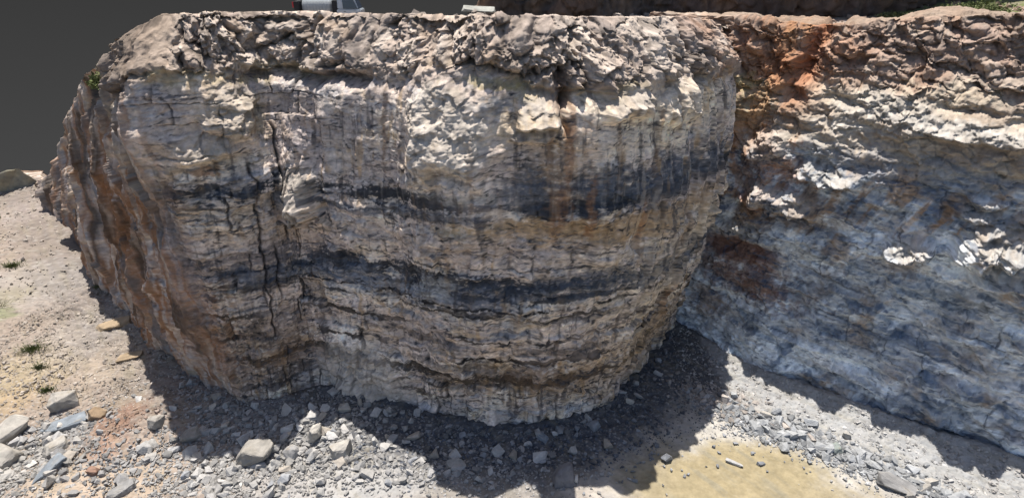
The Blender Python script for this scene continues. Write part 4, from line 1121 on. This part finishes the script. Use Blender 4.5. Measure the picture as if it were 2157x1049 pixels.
for nm, lab, x, y, size, rot, c, sd, tl in BOULDERS:
    B(nm, lab, nm, x, y, size, rot, c, sd, tilt=tl)

# --- rubble: the larger stones are things of their own, the rest is one heap of gravel
VARIANTS = [hull_rock(800+k, 17, *((1, .85, .7), (1, .7, .5), (1, .9, .8), (1.1, .6, .45))[k % 4], boxy=(.75, .9, .6)[k % 3]) for k in range(24)]

ZONES = [  # x, y, sx, sy, weight, tint, group
    (-12.2, 19.6, 2.6, 1.6, 1.3, (0.282, 0.273, 0.261), "heap"), (-9.5, 20.6, 2.2, 1.2, .8, (0.276, 0.270, 0.261), "heap"), (-13.8, 18.0, 1.3, 1.2, .7, (0.288, 0.279, 0.267), "heap"),
    (-24.4, 18.8, 1.5, 1.5, .7, (0.288, 0.276, 0.258), "left"), (-23.3, 20.8, 1.2, 1.0, .4, (0.252, 0.246, 0.240), "left"), (-16.2, 22.6, 1.0, 1.7, .5, (0.264, 0.252, 0.240), "heap"),
    (-18.9, 18.8, 1.3, .9, .25, (0.264, 0.258, 0.252), "left"), (-3.0, 18.6, 3.2, .8, .45, (0.276, 0.270, 0.264), "heap"), (0, 20.2, 5, 1.4, .5, (0.216, 0.222, 0.234), "heap"),
    (11.4, 23.4, 1.2, 1.2, .5, (0.288, 0.258, 0.234), "right"), (13.4, 21.4, 1.9, 1.1, .9, (0.240, 0.246, 0.252), "right"), (17.6, 18.6, 2.4, 1.0, .9, (0.252, 0.258, 0.264), "right"), (16, 20.3, 3, 1, .5, (0.252, 0.258, 0.264), "right"),
]
LABELS = {"heap": ("loose angular grey stone in the rubble at the foot of the buttress", "stones in the rubble at the foot of the buttress"),
          "left": ("loose pale stone in the line of rocks down the left slope", "stones in the line of rocks on the left"),
          "right": ("loose grey stone in the rubble strip under the right rock wall", "stones in the rubble strip under the right wall")}
rng = np.random.RandomState(5)
wz = np.array([z[4] for z in ZONES]); wz = wz/wz.sum()
spots = []
for k in range(12000):
    z = ZONES[rng.choice(len(ZONES), p=wz)]
    x = z[0]+rng.normal()*z[2]; y = z[1]+rng.normal()*z[3]
    s = .10+.085*rng.pareto(2.3)
    if s > .62: continue
    if z[6] == "right":          # the strip runs parallel to the wall
        t = rng.normal()*z[2]; u = rng.normal()*z[3]*.7
        x = z[0]+t*.83+u*.3; y = z[1]-t*.56+u*.5
    spots.append((s, x, y, z[5], z[6]))
FOOT = MAIN_B[5*12:15*12]
for k in range(1500):            # fallen stones banked against the foot of the face
    p = FOOT[rng.randint(len(FOOT))]; d = .35+rng.exponential(.55); a_ = rng.normal()*.9
    spots.append((min(.42, .09+.06*rng.pareto(2.2)), p[0]+math.sin(a_)*d, p[1]-math.cos(a_)*d, (.20, .195, .19), "heap"))
sx = np.array([s[1] for s in spots]); sy = np.array([s[2] for s in spots])
okd = (dist_to(sx, sy, MAIN_B) > .3) & (dist_to(sx, sy, RIGHT_B) > .3) & ~inside(sx, sy, np.vstack([MAIN_B, [(60, 40), (60, 90), (-62, 90)]])) & ~inside(sx, sy, np.vstack([RIGHT_B, [(70, 40), (20, 60)]])) & (sy > 15.4)
spots = [s for s, k in zip(spots, okd) if k]
spots.sort(key=lambda s: -s[0])
big, small = spots[:250], spots[250:]
bz = ground_z(np.array([s[1] for s in big]), np.array([s[2] for s in big]))
ROCK_ME = {}
for k, (s, x, y, tint, zn) in enumerate(big):
    v = k % len(VARIANTS); key = (v, zn)
    if key not in ROCK_ME:
        V, F = VARIANTS[v]
        c = np.empty(V.shape, np.float32); c[...] = np.array(tint)*(1.25+.3*(rng.rand()-.5)); c *= (1+.12*(rng.rand(len(V), 1)-.5))
        if rng.rand() < .10: c = c*np.array([1.0, .92, .82])
        me = mesh_from("stone", V, F, c, smooth=False); me.materials.append(M_ROCK); ROCK_ME[key] = me
    o = bpy.data.objects.new("stone", ROCK_ME[key]); COL.objects.link(o)
    o.scale = (s*1.1, s*1.1*(.75+.4*rng.rand()), s*(.8+.4*rng.rand()))
    o.rotation_euler = (rng.normal()*.5, rng.normal()*.5, rng.rand()*6.28)
    o.location = (x, y, float(bz[k])+s*.22)
    tag(o, LABELS[zn][0], "stone", LABELS[zn][1])

def scatter(name, label, P, sizes, tints, seed):
    r = np.random.RandomState(seed)
    n = len(P); Vs, Fs, Cs = [], [], []; base = 0
    which = r.randint(0, len(VARIANTS), n)
    for v, (V, F) in enumerate(VARIANTS):
        ix = np.where(which == v)[0]
        if not len(ix): continue
        m = len(ix); a = r.rand(m)*6.28; b = r.normal(size=m)*.6
        ca, sa, cb, sb = np.cos(a), np.sin(a), np.cos(b), np.sin(b)
        q = V[None]*(sizes[ix][:, None, None]*(.75+.5*r.rand(m, 1, 3)))
        y1 = q[..., 1]*cb[:, None]-q[..., 2]*sb[:, None]; z1 = q[..., 1]*sb[:, None]+q[..., 2]*cb[:, None]
        x2 = q[..., 0]*ca[:, None]-y1*sa[:, None]; y2 = q[..., 0]*sa[:, None]+y1*ca[:, None]
        W = np.stack([x2, y2, z1], -1)+P[ix][:, None, :]
        Vs.append(W.reshape(-1, 3)); Fs.append((F[None]+(base+np.arange(m)*len(V))[:, None, None]).reshape(-1, 3)); base += m*len(V)
        Cs.append(np.repeat(tints[ix]*(1+.6*(r.rand(m, 1)-.5)), len(V), axis=0))
    o = add(name, mesh_from(name, np.vstack(Vs), np.vstack(Fs), np.vstack(Cs), smooth=False), M_ROCK)
    return tag(o, label, "gravel", kind="stuff")

r = np.random.RandomState(9)
N = 125000
P = np.zeros((N, 3)); P[:, 0] = r.uniform(-33, 26, N); P[:, 1] = r.uniform(15.2, 33, N)
far = r.rand(N) < .16
P[far, 0] = r.uniform(-60, -20, far.sum()); P[far, 1] = r.uniform(22, 55, far.sum())
dm = dist_to(P[:, 0], P[:, 1], MAIN_B); dr = dist_to(P[:, 0], P[:, 1], RIGHT_B)
nz = fbm(P[:, 0]*.5, P[:, 1]*.5, 0*dm, 4, 901)
dens = .10+.42*sstep(-12, -16, P[:, 0])+1.1*(1-sstep(1.5, 4.6, dm+.9*nz))*sstep(-26, -18, P[:, 0])+1.0*(1-sstep(2.2, 4.4, dr+.7*nz))
tint = np.empty((N, 3)); tint[...] = (.25, .238, .225)
for z in ZONES:
    g = np.exp(-((P[:, 0]-z[0])/(z[2]*1.2))**2-((P[:, 1]-z[1])/(z[3]*1.2))**2)
    dens += g*z[4]*1.1; tint += (np.array(z[5])-tint)*np.clip(g, 0, 1)[:, None]
for (mx, my, rx, ry) in MUD:
    dens *= 1-.93*np.clip(1.3-np.hypot((P[:, 0]-mx)/rx, (P[:, 1]-my)/ry), 0, .33)/.33
red = np.exp(-((P[:, 0]+20)/1.8)**2-((P[:, 1]-21.3)/1.5)**2); tint += (np.array((.22, .145, .105))-tint)*(red*.95)[:, None]
tint += (np.array((.26, .225, .19))-tint)*(sstep(-18, -24, P[:, 0])*(P[:, 1] > 22)*.8)[:, None]
ok = (r.rand(N) < dens) & ~inside(P[:, 0], P[:, 1], np.vstack([MAIN_B, [(60, 40), (60, 90), (-62, 90)]])) & ~inside(P[:, 0], P[:, 1], np.vstack([RIGHT_B, [(70, 40), (20, 60)]]))
P = P[ok]; tint = tint[ok]
tint *= np.where((P[:, 0] > 9) & (dist_to(P[:, 0], P[:, 1], RIGHT_B) < 5), 1.55, 1.35)[:, None]
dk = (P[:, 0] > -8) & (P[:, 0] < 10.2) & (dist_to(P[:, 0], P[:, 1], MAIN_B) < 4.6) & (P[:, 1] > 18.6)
tint[dk] = tint[dk]*np.array((.30, .33, .39))  # darker, bluer stones: the cliff shadow painted into the gravel tint
size = np.clip(.045+.035*r.pareto(2.2, len(P)), 0, .2)*np.where(P[:, 1] > 33, 1.5, 1)
P[:, 2] = ground_z(P[:, 0], P[:, 1])+size*.18
Ps = np.array([(s[1], s[2], 0) for s in small]); Ps[:, 2] = ground_z(Ps[:, 0], Ps[:, 1])+np.array([s[0] for s in small])*.2
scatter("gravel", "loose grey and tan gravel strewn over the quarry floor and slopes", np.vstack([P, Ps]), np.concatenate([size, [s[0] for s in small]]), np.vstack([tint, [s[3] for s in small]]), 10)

# stones lying on the plateau behind the rim
r = np.random.RandomState(19); Np = 5200
Q = np.zeros((Np, 3)); Q[:, 0] = r.uniform(-16, 36, Np); Q[:, 1] = r.uniform(25, 46, Np)
Q = Q[inside(Q[:, 0], Q[:, 1], np.vstack([RIMS[:, :2], [(75, 14), (75, 90), (-70, 90), (-62, 70)]]))]
qs = np.clip(.07+.06*r.pareto(2.0, len(Q)), 0, .7); Q[:, 2] = plateau_z(Q[:, 0], Q[:, 1])+qs*.2
qt = np.empty((len(Q), 3)); qt[...] = (.27, .235, .205); qt += (np.array((.27, .18, .13))-qt)*sstep(9, 16, Q[:, 0])[:, None]*.7
scatter("plateau_gravel", "loose stones lying on the plateau behind the quarry rim", Q, qs, qt, 20)

# ------------------------------------------------------------------ plants
def leaf_mat(name, c):
    m = plain_mat(name, c, rough=.8, spec=.2, var=.35, scale=9); return m
M_LEAF = leaf_mat("grass_green", (.115, .135, .05)); M_LEAF2 = leaf_mat("scrub_green", (.12, .13, .06))

def tuft_mesh(seed, n, spread, h, w):
    r = np.random.RandomState(seed); V, F = [], []
    for k in range(n):
        a = r.rand()*6.28; d = spread*abs(r.normal())*.5; bx, by = d*math.cos(a), d*math.sin(a)
        hh = h*(.5+.7*r.rand()); lx, ly = r.normal()*.35*hh+bx*.35, r.normal()*.35*hh+by*.35
        t = r.rand()*6.28; wx, wy = w*math.cos(t), w*math.sin(t); i = len(V)
        V += [(bx-wx, by-wy, -.04), (bx+wx, by+wy, -.04), (bx+lx*.5+wx*.8, by+ly*.5+wy*.8, hh*.6), (bx+lx*.5-wx*.8, by+ly*.5-wy*.8, hh*.6), (bx+lx, by+ly, hh)]
        F += [(i, i+1, i+2), (i, i+2, i+3), (i+3, i+2, i+4)]
    return np.array(V), np.array(F)
TUFTS = [("grass_tuft", "small green grass tuft at the lower end of the sparse row on the left slope", -28.6, 26.0, .7, .28),
         ("grass_tuft", "broadest green grass tuft lying on the left slope", -30.2, 27.6, .95, .3),
         ("grass_tuft", "green tuft below the cliff shadow half way up the left slope", -30.4, 34.6, .5, .35),
         ("grass_tuft", "dark tuft beside the pale boulder on the left slope", -26.7, 24.1, .5, .3),
         ("grass_tuft", "grass tuft at the left frame edge, lower of the two", -36.0, 31.5, 1.1, .35),
         ("grass_tuft", "grass tuft at the left frame edge, upper of the two", -38.6, 36.8, .9, .35),
         ("grass_tuft", "tiny far tuft on the pale scree near the rock outcrop", -47.5, 45.5, .8, .4)]
for k, (nm, lab, x, y, sp, h) in enumerate(TUFTS):
    V, F = tuft_mesh(950+k, 420, sp, h*.7, .022); o = add(nm, mesh_from(nm, V*np.array([1, .6, 1]), F, smooth=False), M_LEAF if k % 2 else M_LEAF2)
    o.location = (x, y, soil_here(x, y)); tag(o, lab, "grass tuft")

def bush(name, label, x, y, z, rx, ry, rz, n, seed, mat):
    r = np.random.RandomState(seed); p = r.normal(size=(n, 3)); p /= np.linalg.norm(p, axis=1)[:, None]
    p *= (r.rand(n, 1)**.4); cl = r.normal(size=(14, 3)); cl /= np.linalg.norm(cl, axis=1)[:, None]
    p = .75*p+.4*cl[r.randint(0, 14, n)]*r.rand(n, 1); p *= np.array([rx, ry, rz]); p[:, 2] = np.abs(p[:, 2])
    V, F = [], []
    for q in p:
        a = r.normal(size=3)*.07; b = r.normal(size=3)*.04; i = len(V); V += [q-b, q+b, q+a+b*.4, q+a-b*.4]; F.append((i, i+1, i+2, i+3))
    o = add(name, mesh_from(name, np.array(V), np.array(F), smooth=False), mat); o.location = (x, y, z)
    return tag(o, label, "bush")
bush("bush", "low green bush growing on the left brow of the cliff", -20.4, 28.3, 16.35, 1.1, .9, .75, 2600, 981, M_LEAF)
def pl(x, y): return float(plateau_z(np.array([x]), np.array([y]))[0])
GR = [("bush", "bright green bush beside the dark wall shadow on the upper right plateau", 28.3, 36.0, 2.8, 1.4, 1.0), ("bush", "small green bush on the plateau rim above the right rock wall", 25.0, 26.9, .8, .6, .45),
      ("bush", "low green patch of scrub behind the rim at the upper right frame corner", 33.0, 36.0, 1.9, 1.0, .75), ("bush", "scrub clump between the bright bush and the right frame edge", 31.2, 40.5, 1.8, 1.0, .5),
      ("bush", "dry olive scrub clump nearest the right frame edge on the rim above the right wall", 27.8, 29.0, 1.0, .7, .35), ("bush", "flat green scrub patch at the foot of the dark upper wall", 24.6, 37.6, 1.7, .8, .4),
      ("bush", "tiny green bush on the plateau behind the buttress rim", 11.2, 37.5, .9, .6, .4)]
for k, (nm, lab, x, y, rx, ry, rz) in enumerate(GR):
    bush(nm, lab, x, y, pl(x, y)-.1, rx, ry, rz, 2400, 990+k, M_LEAF if k % 2 == 0 else M_LEAF2)

# ------------------------------------------------------------------ pale slab and truck on the plateau
V, F = hull_detailed(61, 2.2, 1.3, .42, 3, .05, 18)
o = add("slab", mesh_from("slab", V, F, np.tile(np.array([[.32, .32, .29]], np.float32), (len(V), 1)), smooth=False), M_ROCK)
o.location = (-2.3, 40.0, pl(-2.3, 40.0)+.12); o.rotation_euler = (0, math.radians(4), .2)
tag(o, "pale flat slab lying on the plateau edge beside the dark upper wall", "slab")

def bevel_box(bm, x0, x1, y0, y1, z0, z1, bev=.03, taper=None):
    r = bmesh.ops.create_cube(bm, size=1.0)
    for v in r["verts"]:
        t = v.co.z > 0
        v.co.x = x0+(x1-x0)*(v.co.x+.5); v.co.y = y0+(y1-y0)*(v.co.y+.5); v.co.z = z0+(z1-z0)*(v.co.z+.5)
        if taper and t:
            v.co.x = (v.co.x-(x0+x1)/2)*taper[0]+(x0+x1)/2+taper[2]; v.co.y = (v.co.y-(y0+y1)/2)*taper[1]+(y0+y1)/2
    if bev: bmesh.ops.bevel(bm, geom=list({e for v in r["verts"] for e in v.link_edges}), offset=bev, segments=2, affect='EDGES')
def bm_obj(name, bm, mat, parent):
    me = bpy.data.meshes.new(name); bm.to_mesh(me); bm.free()
    return add(name, me, mat, parent)
def cyl(bm, p0, p1, r0, r1, seg=24):
    p0 = Vector(p0); p1 = Vector(p1); d = p1-p0
    m = Matrix.Translation((p0+p1)/2) @ d.to_track_quat('Z', 'Y').to_matrix().to_4x4()
    bmesh.ops.create_cone(bm, cap_ends=True, segments=seg, radius1=r0, radius2=r1, depth=d.length, matrix=m)
from mathutils import Vector, Matrix

def make_truck():
    M_white = plain_mat("white_paint", (.42, .46, .50), rough=.35, var=.08); M_grey = plain_mat("ribbed_cover", (.30, .32, .33), rough=.7, var=.15)
    M_glass = plain_mat("dark_glass", (.03, .045, .075), rough=.08, spec=.8, var=.05); M_black = plain_mat("black_rubber", (.02, .02, .022), rough=.8, var=.2)
    M_red = plain_mat("red_lens", (.40, .03, .04), rough=.25, var=.1); M_steel = plain_mat("dull_steel", (.38, .38, .38), rough=.5, metal=.6)
    t = bpy.data.objects.new("truck", None); COL.objects.link(t)
    tag(t, "white truck with a ribbed grey tank parked on the plateau behind the rim", "truck")
    bm = bmesh.new(); bevel_box(bm, -2.5, 2.3, -.42, .42, .55, .78, .02); bm_obj("chassis", bm, M_black, t)
    # ribbed tank (rounded barrel of rings)
    bm = bmesh.new()
    xs = np.linspace(-1.95, .35, 30); ring = []
    for i, x in enumerate(xs):
        rr = .80*(1-max(0, abs(x+.8)/1.15)**6*.32)+(.018 if i % 3 == 0 else 0)
        ring.append([bm.verts.new((x, rr*1.05*math.cos(a), 1.52+rr*math.sin(a))) for a in np.linspace(0, 2*math.pi, 33)[:-1]])
    for r0, r1 in zip(ring[:-1], ring[1:]):
        for k in range(32): bm.faces.new((r0[k], r0[(k+1) % 32], r1[(k+1) % 32], r1[k]))
    bm.faces.new(ring[0][::-1]); bm.faces.new(ring[-1])
    bmesh.ops.recalc_face_normals(bm, faces=bm.faces)
    tank = bm_obj("tank", bm, M_grey, t)
    bm = bmesh.new(); cyl(bm, (-.8, 0, 2.28), (-.8, 0, 2.42), .26, .24); bm_obj("hatch", bm, M_steel, tank)
    # cab
    bm = bmesh.new(); bevel_box(bm, .72, 2.55, -.92, .92, .7, 1.42, .07)
    bevel_box(bm, .76, 2.4, -.88, .88, 1.40, 2.25, .09, (.80, .9, -.12)); cab = bm_obj("cab", bm, M_white, t)
    bm = bmesh.new()
    def quad(pts, th, bmx):
        n = (Vector(pts[1])-Vector(pts[0])).cross(Vector(pts[2])-Vector(pts[1])).normalized()
        a = [bmx.verts.new(p) for p in pts]; b = [bmx.verts.new(Vector(p)-n*th) for p in pts]
        bmx.faces.new(a); bmx.faces.new(b[::-1])
        for k in range(4): bmx.faces.new((a[k], b[k], b[(k+1) % 4], a[(k+1) % 4]))
    quad([(1.22, -.905, 1.46), (2.32, -.905, 1.46), (2.08, -.865, 2.10), (1.22, -.865, 2.10)], .02, bm); bm_obj("window", bm, M_glass, cab)
    bm = bmesh.new(); quad([(2.42, -.78, 1.46), (2.42, .78, 1.46), (2.16, .70, 2.12), (2.16, -.70, 2.12)], .02, bm); bm_obj("windscreen", bm, M_glass, cab)
    bm = bmesh.new(); bevel_box(bm, .40, .72, -.86, .86, .8, 2.05, .03); bm_obj("bulkhead", bm, M_black, t)
    bm = bmesh.new(); bevel_box(bm, 1.2, 2.1, -.945, -.92, .82, 1.38, .015); door = bm_obj("door", bm, M_white, cab)
    bm = bmesh.new(); bevel_box(bm, 1.26, 1.42, -.965, -.945, 1.24, 1.28, .006); bm_obj("handle", bm, M_black, door)
    bm = bmesh.new(); bevel_box(bm, 2.5, 2.62, -.9, .9, .5, .74, .03); bm_obj("bumper", bm, M_black, t)
    for y in (-.68, .68):
        bm = bmesh.new(); bevel_box(bm, 2.53, 2.585, y-.16, y+.16, .86, 1.04, .02); bm_obj("headlight", bm, M_steel, cab)
        bm = bmesh.new(); bevel_box(bm, -2.62, -2.5, y-.14, y+.14, 1.55, 1.95, .02); bm_obj("tail_light", bm, M_red, t)
    bm = bmesh.new(); bevel_box(bm, -2.5, -2.12, -.88, .88, .75, 2.0, .05); bm_obj("tail_box", bm, M_black, t)
    for x in (-1.5, 1.65):
        for y in (-.78, .78):
            bm = bmesh.new(); cyl(bm, (x, y-.13, .42), (x, y+.13, .42), .42, .42, 28)
            bmesh.ops.bevel(bm, geom=bm.edges[:], offset=.03, segments=2, affect='EDGES'); w = bm_obj("wheel", bm, M_black, t)
            bm = bmesh.new(); s = -1 if y < 0 else 1; cyl(bm, (x, y+s*.10, .42), (x, y+s*.145, .42), .24, .22, 20); bm_obj("rim", bm, M_steel, w)
    return t
truck = make_truck()
truck.location = (-14.4, 47.0, pl(-14.4, 47.0)-.02); print('TRUCK', tuple(truck.location)); truck.rotation_euler = (0, 0, math.radians(4))
